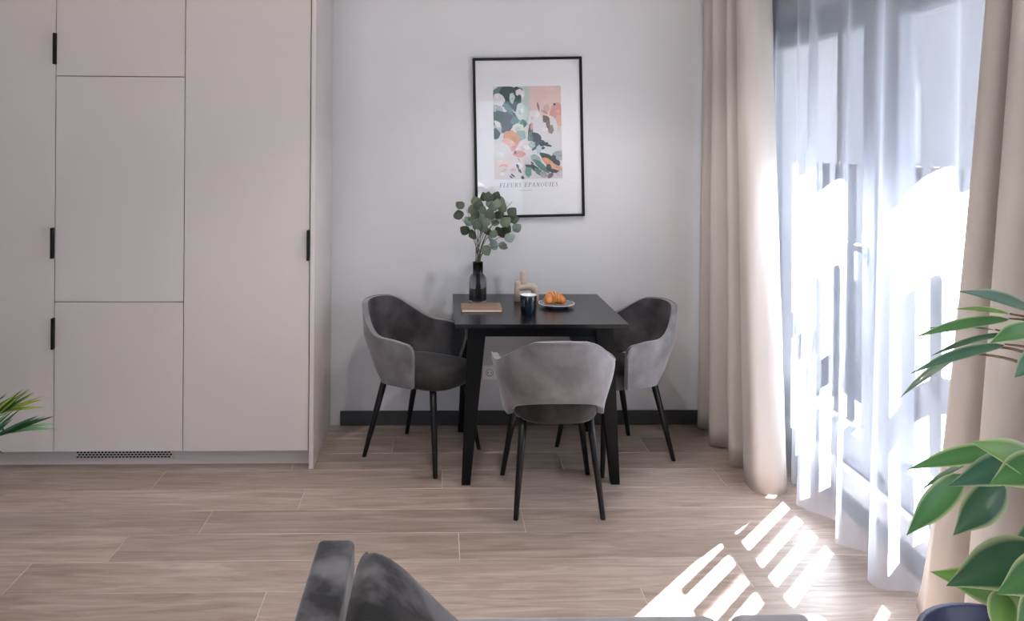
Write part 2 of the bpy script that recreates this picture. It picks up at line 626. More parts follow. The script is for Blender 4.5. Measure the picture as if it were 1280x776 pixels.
def sash(ya, yb, handle_y=None):
    s = 0.09
    z0, z1 = WIN_Z0 + 0.05, WIN_Z1 - 0.05
    bm = bmesh.new()
    off = Vector((WX, 2.7, WIN_Z0))
    for lo, hi in (((FX0 - 0.01, ya, z0), (FX1 - 0.01, ya + s, z1)), ((FX0 - 0.01, yb - s, z0), (FX1 - 0.01, yb, z1)),
                   ((FX0 - 0.01, ya + s, z0), (FX1 - 0.01, yb - s, z0 + s)), ((FX0 - 0.01, ya + s, z1 - s), (FX1 - 0.01, yb - s, z1))):
        add_box(bm, Vector(lo) - off, Vector(hi) - off)
    so = bm_obj('sash', bm, 'window_white', win)
    wpart('pane', (FX0 + 0.028, ya + s, z0 + s), (FX0 + 0.034, yb - s, z1 - s), 'pane_glass', so, 0)
    if handle_y:
        bm = bmesh.new()
        add_box(bm, Vector((FX0 - 0.02, handle_y - 0.014, 1.09)) - off, Vector((FX0 - 0.01, handle_y + 0.014, 1.16)) - off, 0.003, 1)
        add_box(bm, Vector((FX0 - 0.05, handle_y - 0.01, 1.115)) - off, Vector((FX0 - 0.018, handle_y + 0.01, 1.135)) - off)
        add_box(bm, Vector((FX0 - 0.06, handle_y - 0.012, 1.02)) - off, Vector((FX0 - 0.045, handle_y + 0.012, 1.14)) - off, 0.004, 1)
        bm_obj('window_handle', bm, 'window_white', so)


sash(3.115, 4.21, 3.17)
sash(1.30, 3.045)
wpart('bounce_cut_sill', (WX + 0.09, WIN_Y0, WIN_Z0), (WX + TH + 0.03, WIN_Y1, WIN_Z0 + 0.012), 'outer_metal', win, 0.002)  # unseen sill, added dark to keep bounced sun off the sheer
wpart('window_sill', (WX - 0.02, WIN_Y0, WIN_Z0 - 0.02), (WX + 0.02, WIN_Y1, WIN_Z0), 'sill_white')

# unseen window behind the camera, added for its daylight
w2 = tag(empty('fill_window', (-0.65, BY - 0.1, 0.15)), kind='structure')
bm = bmesh.new()
for lo, hi in (((-1.95, -0.03, 0), (1.95, 0.03, 0.06)), ((-1.95, -0.03, 2.09), (1.95, 0.03, 2.15)), ((-1.95, -0.03, 0.06), (-1.89, 0.03, 2.09)),
               ((1.89, -0.03, 0.06), (1.95, 0.03, 2.09)), ((-0.04, -0.03, 0.06), (0.04, 0.03, 2.09))):
    add_box(bm, lo, hi)
bm_obj('window_frame', bm, 'window_white', w2)

# ---------------------------------------------------------------- outside
RX = WX + 0.20
rail = tag(empty('balcony_railing', (RX, 2.7, 0.2)), 'dark metal balcony railing with flat upright bars outside the window', 'railing')
box('top_rail', (-0.025, -1.42, 0.86), (0.025, 1.43, 0.92), 'black_metal', rail)
box('bottom_rail', (-0.015, -1.42, 0.05), (0.015, 1.43, 0.08), 'black_metal', rail)
for yb in (-1.42, 1.38):
    box('post', (-0.02, yb, 0), (0.02, yb + 0.04, 0.86), 'black_metal', rail)
picket = None
for i in range(21):
    yy = 3.512 - 2.7 + (i - 15) * 0.125
    if abs(yy) > 1.36:
        continue
    if picket is None:
        picket = box('upright_bar', (-0.008, -0.022, 0.08), (0.008, 0.022, 1.30), 'black_metal', rail)
        picket.location = (0, yy, 0)
    else:
        o = picket.copy()
        o.location = (0, yy, 0)
        COL.objects.link(o)

bl = tag(empty('brick_house', (9.0, 14, -3)), 'pale brick house across the street seen through the sheer', 'building')
box('wall', (0, -12, 0), (5, 16, 9.0), 'far_brick', bl)
box('roof', (-0.3, -12.3, 9.0), (5.3, 16.3, 9.4), 'outer_plaster', bl)
for yy in (-6.5, -3.6, 0.15, 5.2, 8.0):
    for zz in (1.2, 4.3):
        w = box('window_surround', (-0.08, yy, zz), (0.02, yy + 1.0, zz + 1.5), 'porcelain', bl)
        box('window_pane', (-0.09, yy + 0.1, zz + 0.1), (-0.075, yy + 0.9, zz + 0.72), 'mug_navy', w)
        box('window_pane', (-0.09, yy + 0.1, zz + 0.82), (-0.075, yy + 0.9, zz + 1.4), 'mug_navy', w)
tag(box('street_ground', (WX + TH, -30, -3.2), (60, 60, -3.0), 'ground_outside'), kind='structure')
tag(box('garden_ground', (-30, -40, -0.5), (WX + TH - 0.05, BY - 0.2, -0.3), 'paving_outside'), kind='structure')

# ---------------------------------------------------------------- tall cabinets
DY = 3.765       # door face
Z_DB = 0.086     # door bottom
Z_TOP = 2.62
xs = [-2.52, at(68.5, 300, y=DY).x, at(230, 300, y=DY).x, at(387.3, 300, y=DY).x]
zA, zB = at(150, 95.5, y=DY).z, at(150, 377.3, y=DY).z
G = 0.0035


def handle(parent, x, z0, z1, side):
    """slim black edge pull wrapped on the vertical door edge."""
    bm = bmesh.new()
    add_box(bm, (x - 0.010 if side < 0 else x, DY - 0.024, z0), (x if side < 0 else x + 0.010, DY + 0.002, z1), 0.0015, 1)
    return bm_obj('handle', bm, 'black_metal', parent, Vector((0, 0, 0)))


def unit(i, splits, label):
    x0, x1 = xs[i], xs[i + 1]
    e = tag(empty('tall_cabinet', ((x0 + x1) / 2, (DY + WY) / 2, Z_DB)), label, 'cabinet', 'built-in tall cabinets')
    off = e.location.copy()
    bm = bmesh.new()
    add_box(bm, Vector((x0, DY + 0.022, Z_DB)) - off, Vector((x1, WY - 0.005, Z_TOP)) - off)
    bm_obj('body', bm, 'seam_dark', e)
    doors = []
    zz = [Z_DB] + splits + [Z_TOP]
    for a, c in zip(zz, zz[1:]):
        bm = bmesh.new()
        add_box(bm, Vector((x0 + G / 2, DY, a + (G / 2 if a > Z_DB else 0))) - off, Vector((x1 - G / 2, DY + 0.02, c - G / 2)) - off, 0.0012, 1)
        doors.append(bm_obj('door', bm, 'cabinet_laminate', e))
    return e, doors, off


def put_handle(door, off, x, py0, py1, side, px):
    z1, z0 = at(px, py0, y=DY - 0.02).z, at(px, py1, y=DY - 0.02).z
    h = handle(door, x, z0, z1, side)
    h.location = -off


e, d, off = unit(0, [], 'tall cabinet with one full-height door beside the palm')
put_handle(d[0], off, xs[1] - 0.002, 285, 323.5, -1, 66)
e, d, off = unit(1, [zB, zA], 'tall cabinet split into three doors above a vent grille')
put_handle(d[0], off, xs[1] - 0.006, 398, 437, 1, 67)
put_handle(d[2], off, xs[1] - 0.006, 41, 80, 1, 67)
e, d, off = unit(2, [], 'tall cabinet with one full-height door beside the end panel')
put_handle(d[0], off, xs[3] - 0.002, 288, 326, -1, 384)
PX0, PX1 = xs[3] + 0.003, xs[3] + 0.025
tag(box('cabinet_end_panel', (PX0, at(390, 586, z=0).y, 0), (PX1, WY - 0.001, Z_TOP), 'cabinet_laminate', bevel=0.001, seg=1, center=True), 'full-height end panel closing the row of beige cabinets at the wall', 'panel')
PLY = DY + 0.06
pl = tag(empty('cabinet_plinth', ((xs[0] + xs[3]) / 2, PLY, 0)), 'recessed beige plinth with a vent grille under the cabinets', 'plinth')
off = pl.location.copy()
box('board', Vector((xs[0], PLY, 0.0005)) - off, Vector((PX0, PLY + 0.018, Z_DB - 0.001)) - off, 'cabinet_laminate', pl)
ga, gb = at(93, 570, y=PLY).x, at(219, 570, y=PLY).x
gr = box('vent_grille', Vector((ga, PLY - 0.003, 0.021)) - off, Vector((gb, PLY, 0.084)) - off, 'cabinet_laminate', pl, 0.001, 1)
bm = bmesh.new()
nn = 27
for r_ in range(4):
    for c_ in range(nn):
        xx = ga + 0.012 + (gb - ga - 0.024) * (c_ + (0.5 if r_ % 2 else 0)) / (nn + 0.3)
        zz = 0.034 + r_ * 0.0115
        w_ = (gb - ga - 0.024) / nn * 0.66
        add_box(bm, Vector((xx, PLY - 0.0042, zz)) - off, Vector((xx + w_, PLY - 0.0028, zz + 0.0068)) - off)
tag(bm_obj('vent_slots', bm, 'black_metal', gr), kind='stuff')

# ---------------------------------------------------------------- curtains
def ribbon(name, bot, top, z0, z1, m, parent, per=7, rows=26, power=1.0, thick=0.0, lean=None):
    """cloth hanging from path `top` at z1 to path `bot` at z0."""
    B = catmull([(p[0], p[1], 0) for p in bot], per)
    T = catmull([(p[0], p[1], 0) for p in top], per)
    verts, faces = [], []
    n = len(B)
    for r_ in range(rows + 1):
        t = r_ / rows
        w = t ** power
        z = z0 + (z1 - z0) * t
        for i in range(n):
            p = B[i].lerp(T[i], w)
            wob = 0.006 * noise.noise(Vector((i * 0.13, z * 1.3, len(bot))))
            verts.append((p.x + wob, p.y + wob * 0.6, z))
    for r_ in range(rows):
        for i in range(n - 1):
            a = r_ * n + i
            faces.append((a, a + 1, a + n + 1, a + n))
    me = bpy.data.meshes.new(name)
    me.from_pydata(verts, [], faces)
    o = mesh_obj(name, me, m, parent, None, True)
    if thick:
        s = o.modifiers.new('thick', 'SOLIDIFY')
        s.thickness = thick
        s.offset = 0
    return o


# left curtain
lb = [(1.47, 4.31), (1.462, 4.25), (1.53, 4.20), (1.545, 4.12), (1.45, 4.05), (1.44, 4.0), (1.53, 3.95), (1.55, 3.86), (1.455, 3.79), (1.45, 3.74),
      (1.535, 3.72), (1.55, 3.66), (1.455, 3.60), (1.435, 3.52), (1.445, 3.455), (1.50, 3.425), (1.555, 3.43), (1.59, 3.455)]
lt = [(1.49, 4.31 - (4.31 - y) * 0.70) if i == 0 else (1.535 + (x - 1.5) * 0.95, 4.31 - (4.31 - y) * 0.66) for i, (x, y) in enumerate(lb)]
c = tag(ribbon('curtain', lb, lt, 0.012, 2.60, 'curtain_beige', None, power=0.9, thick=0.004), 'heavy beige curtain hanging in folds beside the far wall', 'curtain')
# right curtain
rb = [(1.64, 2.585), (1.62, 2.535), (1.585, 2.46), (1.515, 2.38), (1.475, 2.32), (1.50, 2.26), (1.585, 2.25), (1.60, 2.21), (1.535, 2.16), (1.465, 2.14), (1.45, 2.08), (1.50, 2.03),
      (1.58, 2.02), (1.60, 1.96), (1.52, 1.93), (1.455, 1.90), (1.44, 1.84)]
rt = [(1.535 + (x - 1.53) * 0.75, 1.66 + (y - 1.66) * 0.50) for (x, y) in rb]
c = tag(ribbon('curtain', rb, rt, 0.012, 2.60, 'curtain_beige', None, power=0.8, thick=0.004), 'heavy beige curtain hanging behind the variegated plant', 'curtain')
# sheer
sb = [(1.65, 4.20), (1.72, 4.10), (1.64, 3.98), (1.72, 3.87), (1.64, 3.75), (1.72, 3.64), (1.645, 3.53), (1.70, 3.42), (1.575, 3.33), (1.59, 3.265), (1.66, 3.17),
      (1.625, 3.05), (1.566, 2.98), (1.66, 2.91), (1.62, 2.80), (1.554, 2.73), (1.575, 2.67), (1.68, 2.645), (1.72, 2.52), (1.65, 2.40), (1.72, 2.30), (1.65, 2.18), (1.72, 2.06), (1.65, 1.95)]
st = [(1.665 + (x - 1.64) * 0.6, y) for (x, y) in sb]
tag(ribbon('sheer_curtain', sb, st, 0.02, 2.60, 'sheer_white', None, per=8, rows=20), 'white sheer net curtain glowing in sunlight between the beige curtains', 'curtain')
tr_ = tag(empty('curtain_track', (1.6, 2.95, 2.60)), 'white ceiling curtain track above the window', 'curtain track')
box('rail', (-0.12, -1.38, 0.0), (-0.06, 1.38, 0.06), 'white_plastic', tr_)
box('rail', (0.01, -1.38, 0.0), (0.07, 1.38, 0.06), 'white_plastic', tr_)

# ---------------------------------------------------------------- table
TBL = [at(569, 405.5, z=0.75), at(786.5, 405.2, z=0.75)]
tx0, tx1, ty0 = TBL[0].x, TBL[1].x, (TBL[0].y + TBL[1].y) / 2
ty1 = min(at(654, 367.3, z=0.75).y, WY - 0.03)
tcx, tcy = (tx0 + tx1) / 2, (ty0 + ty1) / 2
tab = tag(empty('dining_table', (tcx, tcy, 0)), 'square black wooden dining table with splayed legs', 'table')
hw, hd = (tx1 - tx0) / 2, (ty1 - ty0) / 2
box('tabletop', (-hw, -hd, 0.73), (hw, hd, 0.75), 'table_black', tab, 0.002, 2)
box('apron', (-hw + 0.10, -hd + 0.055, 0.68), (hw - 0.10, -hd + 0.077, 0.73), 'table_frame', tab)
box('apron', (-hw + 0.10, hd - 0.077, 0.68), (hw - 0.10, hd - 0.055, 0.73), 'table_frame', tab)
box('apron', (-hw + 0.085, -hd + 0.09, 0.68), (-hw + 0.107, hd - 0.09, 0.73), 'table_frame', tab)
box('apron', (hw - 0.107, -hd + 0.09, 0.68), (hw - 0.085, hd - 0.09, 0.73), 'table_frame', tab)
for sx_ in (-1, 1):
    for sy_ in (-1, 1):
        bm = bmesh.new()
        tx_, ty_ = sx_ * (hw - 0.105), sy_ * (hd - 0.075)
        bx_, by_ = sx_ * (hw - 0.055), sy_ * (hd - 0.035)
        rings = []
        for (cx_, cy_, ax_, ay_, z_) in ((bx_, by_, 0.020, 0.018, 0.0), (tx_, ty_, 0.042, 0.030, 0.73)):
            rings.append([Vector((cx_ - ax_, cy_ - ay_, z_)), Vector((cx_ + ax_, cy_ - ay_, z_)), Vector((cx_ + ax_, cy_ + ay_, z_)), Vector((cx_ - ax_, cy_ + ay_, z_))])
        add_loft(bm, rings)
        bm_obj('leg', bm, 'table_frame', tab)

# ---------------------------------------------------------------- chairs
def chair_shell():
    nu, nv = 60, 12
    verts, faces = [], []
    for i in range(nu + 1):
        s = -1 + 2 * i / nu
        a_s = abs(s)
        sg = math.copysign(1, s) if s else 0
        # plan curve
        if a_s < 0.70:
            ph = a_s / 0.70 * math.pi / 2
            ux = sg * math.sin(ph) ** 0.88
            uy = -math.cos(ph) ** 0.88
            fy = 0.0
        else:
            ux, uy = sg, 0.0
            fy = (a_s - 0.70) / 0.30 * 0.13
        zt = 0.770 - 0.010 * sstep(0.0, 0.3, a_s) - 0.125 * sstep(0.18, 0.63, a_s) - 0.012 * sstep(0.66, 0.95, a_s)
        if a_s > 0.90:
            q = (a_s - 0.90) / 0.10
            zt -= 0.05 * (1 - math.sqrt(max(0, 1 - q * q)))
        zb = 0.400
        if a_s < 0.52:
            zb += 0.098 * math.cos(a_s / 0.52 * math.pi / 2) ** 0.55
        for j in range(nv + 1):
            z = zb + (zt - zb) * j / nv
            g = sstep(0.38, 0.64, z)
            ax_ = 0.208 + 0.048 * g - 0.030 * sstep(0.62, 0.77, z)
            ay_ = 0.205 + 0.035 * g + 0.065 * max(0, z - 0.46) / 0.31
            verts.append((ax_ * ux, ay_ * uy + fy * (0.75 + 0.25 * g) + 0.005, z))
    for i in range(nu):
        for j in range(nv):
            a = i * (nv + 1) + j
            faces.append((a, a + 1, a + nv + 2, a + nv + 1))
    me = bpy.data.meshes.new('backrest')
    me.from_pydata(verts, [], faces)
    return me, verts, nu, nv


def build_chair():
    e = empty('dining_armchair')
    me, V, nu, nv = chair_shell()
    o = mesh_obj('backrest', me, ['velvet_inner_shaded', 'velvet_outer_lit'], e, None, True)
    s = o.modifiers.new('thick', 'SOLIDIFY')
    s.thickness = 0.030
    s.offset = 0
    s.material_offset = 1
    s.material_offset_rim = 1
    bv = o.modifiers.new('round', 'BEVEL')
    bv.width = 0.010
    bv.segments = 3
    bv.limit_method = 'ANGLE'
    bv.angle_limit = math.radians(50)
    # piping along the rim
    top = [V[i * (nv + 1) + nv] for i in range(nu + 1)]
    bm = bmesh.new()
    pts = [Vector(p) * 1.0 for p in top]
    outp = []
    for p in pts:
        d = Vector((p.x, p.y - 0.005, 0)).normalized()
        outp.append(p + d * 0.0135 + Vector((0, 0, -0.001)))
    add_tube(bm, outp, 0.0035, 6)
    bm_obj('piping', bm, 'velvet_outer_lit', o, None, True)
    # seat
    bm = bmesh.new()
    rings = []
    prof = [(0.86, 0.392), (0.955, 0.395), (0.99, 0.405), (1.0, 0.425), (0.995, 0.447), (0.97, 0.462), (0.90, 0.472), (0.7, 0.478), (0.4, 0.481), (0.12, 0.482)]
    for f, z in prof:
        ring = []
        for (px_, py_) in superellipse(0.193, 0.222, 44, 2.7):
            wid = 1.0 + (0.12 if py_ > 0 else 0.02) * py_ / 0.222          # wider at the front
            ring.append(Vector((px_ * f * wid, 0.018 + py_ * f + (0.03 if py_ > 0 else 0) * f, z)))
        rings.append(ring)
    add_loft(bm, rings)
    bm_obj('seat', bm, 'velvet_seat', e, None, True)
    for sx_ in (-1, 1):
        for sy_ in (-1, 1):
            bm = bmesh.new()
            topc = Vector((sx_ * 0.145, 0.03 + sy_ * 0.145, 0.40))
            bot = Vector((sx_ * (0.205 if sy_ > 0 else 0.185), 0.01 + sy_ * 0.222, 0.0))
            rings = []
            for t, r_ in ((0, 0.010), (0.01, 0.011), (0.55, 0.0155), (1.0, 0.0175)):
                rings.append(circle(bot.lerp(topc, t), r_, 14))
            add_loft(bm, rings)
            bm_obj('leg', bm, 'leg_black', e, None, True)
    return e


def copy_tree(o, parent=None):
    c = o.copy()
    COL.objects.link(c)
    c.parent = parent
    for ch in list(o.children):
        copy_tree(ch, c)
    return c


chair1 = build_chair()
chairs = [chair1, copy_tree(chair1), copy_tree(chair1)]


def foot(px, py):
    return at(px, py, z=0)


pc = [(-0.09, 3.945, math.radians(-33 - 90), 'dark grey velvet armchair facing the camera side, beside the notebook end of the table'),
      (0.518, 3.448, 0.0, 'grey velvet armchair facing the wall, its curved back turned to the room'),
      (0.920, 3.925, math.radians(203 - 90), 'dark grey velvet armchair between the table and the beige curtain')]
pc[0] = (*pc[0][:3], 'dark grey velvet armchair between the cabinets and the black table')
for o, (x, y, rz, lab) in zip(chairs, pc):
    o.location = (x, y, 0)
    o.rotation_euler = (0, 0, rz)
    tag(o, lab, 'chair', 'velvet armchairs around the dining table')

# ---------------------------------------------------------------- things on the table
TZ = 0.75
# vase
vp = at(597, 377, z=TZ)
vp.y = min(vp.y, 4.06)
vase_prof = [(0, 0.0), (0.040, 0.0), (0.045, 0.004), (0.046, 0.012), (0.046, 0.115), (0.044, 0.130), (0.036, 0.143), (0.029, 0.150), (0.0275, 0.156), (0.0275, 0.212),
             (0.0245, 0.212), (0.0245, 0.156), (0.026, 0.149), (0.033, 0.140), (0.041, 0.128), (0.0425, 0.115), (0.0425, 0.016), (0.038, 0.012), (0, 0.012)]
v = lathe('vase', vase_prof, 'smoked_glass', None, Vector((vp.x, vp.y, TZ)), 40)
tag(v, 'smoked black glass vase holding eucalyptus stems', 'vase')

# eucalyptus
eu = tag(empty('eucalyptus_bunch', (vp.x, vp.y, TZ + 0.013)), 'bunch of eucalyptus with round grey-green leaves in the vase', 'plant')


def leaf_mesh(name, ln, wd, cols, tipw=0.0, cup=0.1, n=12, matn='leaf_eucalyptus', margin=None, pw=0.62, fold=0.0):
    """leaf in local space: base at origin, tip along +x, up +z; cols=(centre, edge)."""
    verts, faces, colr = [], [], []
    for i in range(n + 1):
        t = i / n
        w = wd / 2 * (math.sin(math.pi * t ** pw) ** 0.8 if 0 < t < 1 else 0)
        if tipw and t > 0.6:
            w *= 1 - 0.45 * ((t - 0.6) / 0.4) ** 1.2
        zc = -cup * ln * (t - 0.25) ** 2 * 1.2
        for s in (-1, -0.72, 0, 0.72, 1):
            verts.append((ln * t, s * w, zc + (fold * abs(s) * w)))
            colr.append(margin if (margin and abs(s) == 1) else (cols[0] if s == 0 else cols[1]))
    for i in range(n):
        for k_ in range(4):
            a = i * 5 + k_
            faces.append((a, a + 5, a + 6, a + 1))
    me = bpy.data.meshes.new(name)
    me.from_pydata(verts, [], faces)
    at_ = me.color_attributes.new('Col', 'FLOAT_COLOR', 'POINT')
    for i, cc in enumerate(colr):
        at_.data[i].color = (*cc, 1)
    me.polygons.foreach_set('use_smooth', [True] * len(me.polygons))
    me.materials.append(MATS[matn])
    return me


eu_meshes = [leaf_mesh('leaf', 0.048, 0.046, cc, cup=0.25, pw=0.85) for cc in
             (((0.085, 0.105, 0.07), (0.07, 0.09, 0.06)), ((0.125, 0.16, 0.115), (0.11, 0.145, 0.10)), ((0.055, 0.07, 0.045), (0.042, 0.058, 0.036)), ((0.18, 0.24, 0.22), (0.15, 0.21, 0.19)))]


def orient(o, base, tip, face):
    """put leaf o with base->tip along +x and its upper side towards `face`."""
    xax = (Vector(tip) - Vector(base)).normalized()
    f = Vector(face)
    zax = (f - xax * f.dot(xax)).normalized()
    yax = zax.cross(xax)
    R = Matrix((xax, yax, zax)).transposed()
    o.rotation_euler = R.to_euler()
    o.location = base


def eu_px(px, py, dy=0.0):
    p = at(px, py, y=vp.y + dy)
    return p - eu.location


rng = random.Random(3)
# stems: from vase bottom through the neck to branch ends (pixel of branch tip, depth offset)
tips = [(600, 246, 0.02), (618, 243, -0.03), (583, 262, -0.02), (574, 268, 0.03), (640, 252, 0.04), (630, 262, -0.06), (646, 286, 0.0), (634, 305, -0.05), (612, 262, 0.07), (592, 275, -0.07), (620, 285, -0.08), (606, 290, -0.03)]
stem_curves = []
for (px_, py_, dd) in tips:
    t_ = eu_px(px_, py_, dd)
    p0 = Vector((rng.uniform(-0.02, 0.02), rng.uniform(-0.02, 0.02), 0.005))
    p1 = Vector((rng.uniform(-0.012, 0.012), rng.uniform(-0.012, 0.012), 0.20))
    mid = p1.lerp(t_, 0.45) + Vector((-(t_.x) * 0.15, 0, 0.02))
    cv = catmull([p0, p1, mid, t_], 6)
    stem_curves.append(cv)
    bm = bmesh.new()
    n_ = len(cv)
    add_tube(bm, cv, [0.0028 - 0.0018 * i / n_ for i in range(n_)], 6)
    bm_obj('stem', bm, 'stem_brown', eu, None, True)
# leaves seen at the edge of the bunch placed one by one, the rest along the branches
spots = [(575, 256, .03), (573, 268, .03), (581, 288, .02), (591, 293, -.03), (600, 294, -.08), (640, 265, .05), (646, 285, 0.), (637, 297, -.02), (629, 307, -.04), (608, 313, -.04),
         (632, 277, 0.), (643, 274, .05), (625, 252, -.02), (620, 246, .0), (622, 254, -.05), (605, 246, 0.), (595, 251, .01), (610, 246, -.03), (591, 262, -.04), (598, 256, -.06),
         (590, 272, -.05), (604, 262, -.08), (612, 268, -.07), (617, 260, -.04), (608, 277, -.09), (617, 292, -.09), (615, 300, -.06), (623, 289, -.03), (597, 281, -.02), (604, 284, .02),
         (619, 278, .03), (629, 290, .03), (586, 276, .03), (594, 268, .05), (613, 254, .05), (602, 270, .06), (624, 268, .04), (610, 289, .05), (618, 306, .03), (628, 259, .02), (634, 286, .05)]
for i, (px_, py_, dd) in enumerate(spots):
    c_ = eu_px(px_, py_, dd)
    me = eu_meshes[3 if i == 4 else rng.choice((0, 0, 1, 1, 2, 2, 3))]
    if i < 4: me = eu_meshes[2]
    o = bpy.data.objects.new('leaf', me)
    o.parent = eu
    COL.objects.link(o)
    ax_ = Vector((c_.x, rng.uniform(-0.05, 0.02), (c_.z - 0.30))) + Vector((rng.uniform(-.08, .08), rng.uniform(-.08, .08), rng.uniform(-.08, .08)))
    ax_.normalize()
    sc = rng.uniform(1.0, 1.4)
    o.scale = (sc, sc, sc)
    fc = Vector((rng.uniform(-.7, .7), -1, rng.uniform(-.1, .9)))
    orient(o, c_ - ax_ * 0.024 * sc, c_ + ax_ * 0.024 * sc, fc)

# notebook
bp0, bp1 = at(577, 390.5, z=TZ), at(628, 390.5, z=TZ)
nb = tag(empty('notebook', ((bp0.x + bp1.x) / 2, bp0.y + 0.075, TZ)), 'closed brown notebook lying on the table corner', 'notebook')
w2_ = (bp1.x - bp0.x) / 2
box('pages', (-w2_ + 0.004, -0.071, 0.003), (w2_ - 0.004, 0.072, 0.0135), 'paper_cream', nb)
box('cover', (-w2_, -0.074, 0.0135), (w2_, 0.074, 0.0165), 'book_brown', nb, 0.001, 1)
box('cover', (-w2_, -0.074, 0.0), (w2_, 0.074, 0.003), 'book_brown', nb, 0.001, 1)

# mug
mp_ = at(660.5, 391, z=TZ)
mg = tag(empty('mug', (mp_.x, mp_.y, TZ)), 'dark navy mug with a white inside', 'mug')
lathe('body', [(0, 0.0), (0.034, 0.0), (0.037, 0.004), (0.0395, 0.03), (0.041, 0.088), (0.0405, 0.090)], 'mug_navy', mg)
lathe('inside', [(0.0405, 0.090), (0.038, 0.089), (0.0365, 0.03), (0.033, 0.008), (0, 0.007)], 'porcelain', mg)
bm = bmesh.new()
ha = math.radians(242)
hv = Vector((math.cos(ha), math.sin(ha), 0))
add_tube(bm, [hv * r_ + Vector((0, 0, z_)) for r_, z_ in ((0.038, 0.075), (0.055, 0.078), (0.066, 0.066), (0.067, 0.046), (0.058, 0.028), (0.038, 0.020))], 0.0055, 8)
bm_obj('handle', bm, 'mug_navy', mg, None, True)

# plate and bread
pp = at(695.5, 383, z=TZ)
pt = tag(empty('plate', (pp.x, pp.y, TZ)), 'dark round plate with a pale rim under the bread roll', 'plate')
lathe('dish', [(0, 0.0), (0.050, 0.0), (0.054, 0.003), (0.090, 0.0165), (0.0925, 0.0185), (0.090, 0.0195), (0.052, 0.008), (0, 0.007)], 'plate_face', pt, None, 48)
bm = bmesh.new()
ring = [Vector((0.0915 * math.cos(t), 0.0915 * math.sin(t), 0.0187)) for t in [2 * math.pi * i / 48 for i in range(49)]]
add_tube(bm, ring, 0.0014, 6, False)
bm_obj('rim', bm, 'porcelain', pt, None, True)
bm = bmesh.new()
ring = [Vector((0.050 * math.cos(t), 0.050 * math.sin(t), 0.0026)) for t in [2 * math.pi * i / 48 for i in range(49)]]
add_tube(bm, ring, 0.0025, 6, False)
bm_obj('foot_ring', bm, 'porcelain', pt, None, True)

br = tag(empty('croissant', (pp.x - 0.004, pp.y, TZ + 0.0135)), 'golden brown croissant lying on the dark plate', 'bread')
bm = bmesh.new()
rings = []
nr = 44
for i in range(nr + 1):
    t = i / nr
    ang = math.radians(200 - 220 * t)
    c_ = Vector((0.036 * math.cos(ang), -0.006 + 0.026 * math.sin(ang), 0))
    dd = Vector((-0.036 * math.sin(ang), 0.026 * math.cos(ang), 0)).normalized()
    side = Vector((dd.y, -dd.x, 0))
    env = math.sin(math.pi * min(1, max(0, 0.06 + 0.9 * t))) ** 0.55
    ridge = 1 - 0.13 * abs(math.cos(math.pi * t * 5.0)) ** 6
    big = 1.1 - 0.35 * t
    rr = 0.031 * env * ridge * big + 0.002
    rings.append([c_ + side * (rr * math.cos(a_)) + Vector((0, 0, rr * 0.95 + rr * 1.02 * math.sin(a_))) for a_ in [2 * math.pi * k_ / 16 for k_ in range(16)]])
add_loft(bm, rings)
bm_obj('crust', bm, 'bread_crust', br, None, True)
for k_ in (0.3, 0.5, 0.7):
    pts = []
    t = k_
    i = int(t * nr)
    pts = [p + (p - sum(rings[i], Vector()) / 16) * 0.012 for p in rings[i][1:8]]
    bm = bmesh.new()
    add_tube(bm, pts, [0.0006, 0.0016, 0.002, 0.0022, 0.002, 0.0016, 0.0006], 6)
    bm_obj('crease', bm, 'bread_crumb', br, None, True)

# ceramic candle holder
sp = at(657.5, 376, z=TZ)
sp.y = min(sp.y, 4.09)
u_ = sp.y / FPX
ch = tag(empty('candle_holder', (sp.x, sp.y, TZ)), 'sand coloured ceramic arch candle holder behind the mug', 'candle holder')
bm = bmesh.new()
def sq_tube(bm, pts, rad, n=14):
    add_tube(bm, pts, rad, n)
add_tube(bm, [(-0.046, 0, 0), (-0.046, 0, 0.05), (-0.045, 0, 0.095), (-0.044, 0, 0.103)], [0.0185, 0.018, 0.017, 0.0155], 18)
add_tube(bm, [(-0.012, 0.012, 0.075), (-0.014, 0.012, 0.10), (-0.016, 0.012, 0.150), (-0.016, 0.012, 0.154)], [0.021, 0.020, 0.0165, 0.0145], 18)
add_tube(bm, catmull([(-0.046, 0, 0.070), (-0.012, 0.004, 0.074), (0.020, 0.004, 0.076), (0.042, 0.002, 0.066), (0.048, 0, 0.040), (0.048, 0, 0.0)], 6), [0.019] * 12 + [0.020] * 10 + [0.0195] * 9, 18)
bm_obj('column', bm, 'ceramic_sand', ch, None, True)
for (x_, y_, z_, r_) in ((-0.044, 0, 0.1032, 0.010), (-0.016, 0.012, 0.1542, 0.0095)):
    o = lathe('socket', [(r_ - 0.002, -0.004), (r_ + 0.0035, 0.0), (r_ + 0.002, 0.0016), (r_ - 0.002, -0.002), (0, -0.003)], 'ceramic_sand', ch, Vector((x_, y_, z_)), 18)

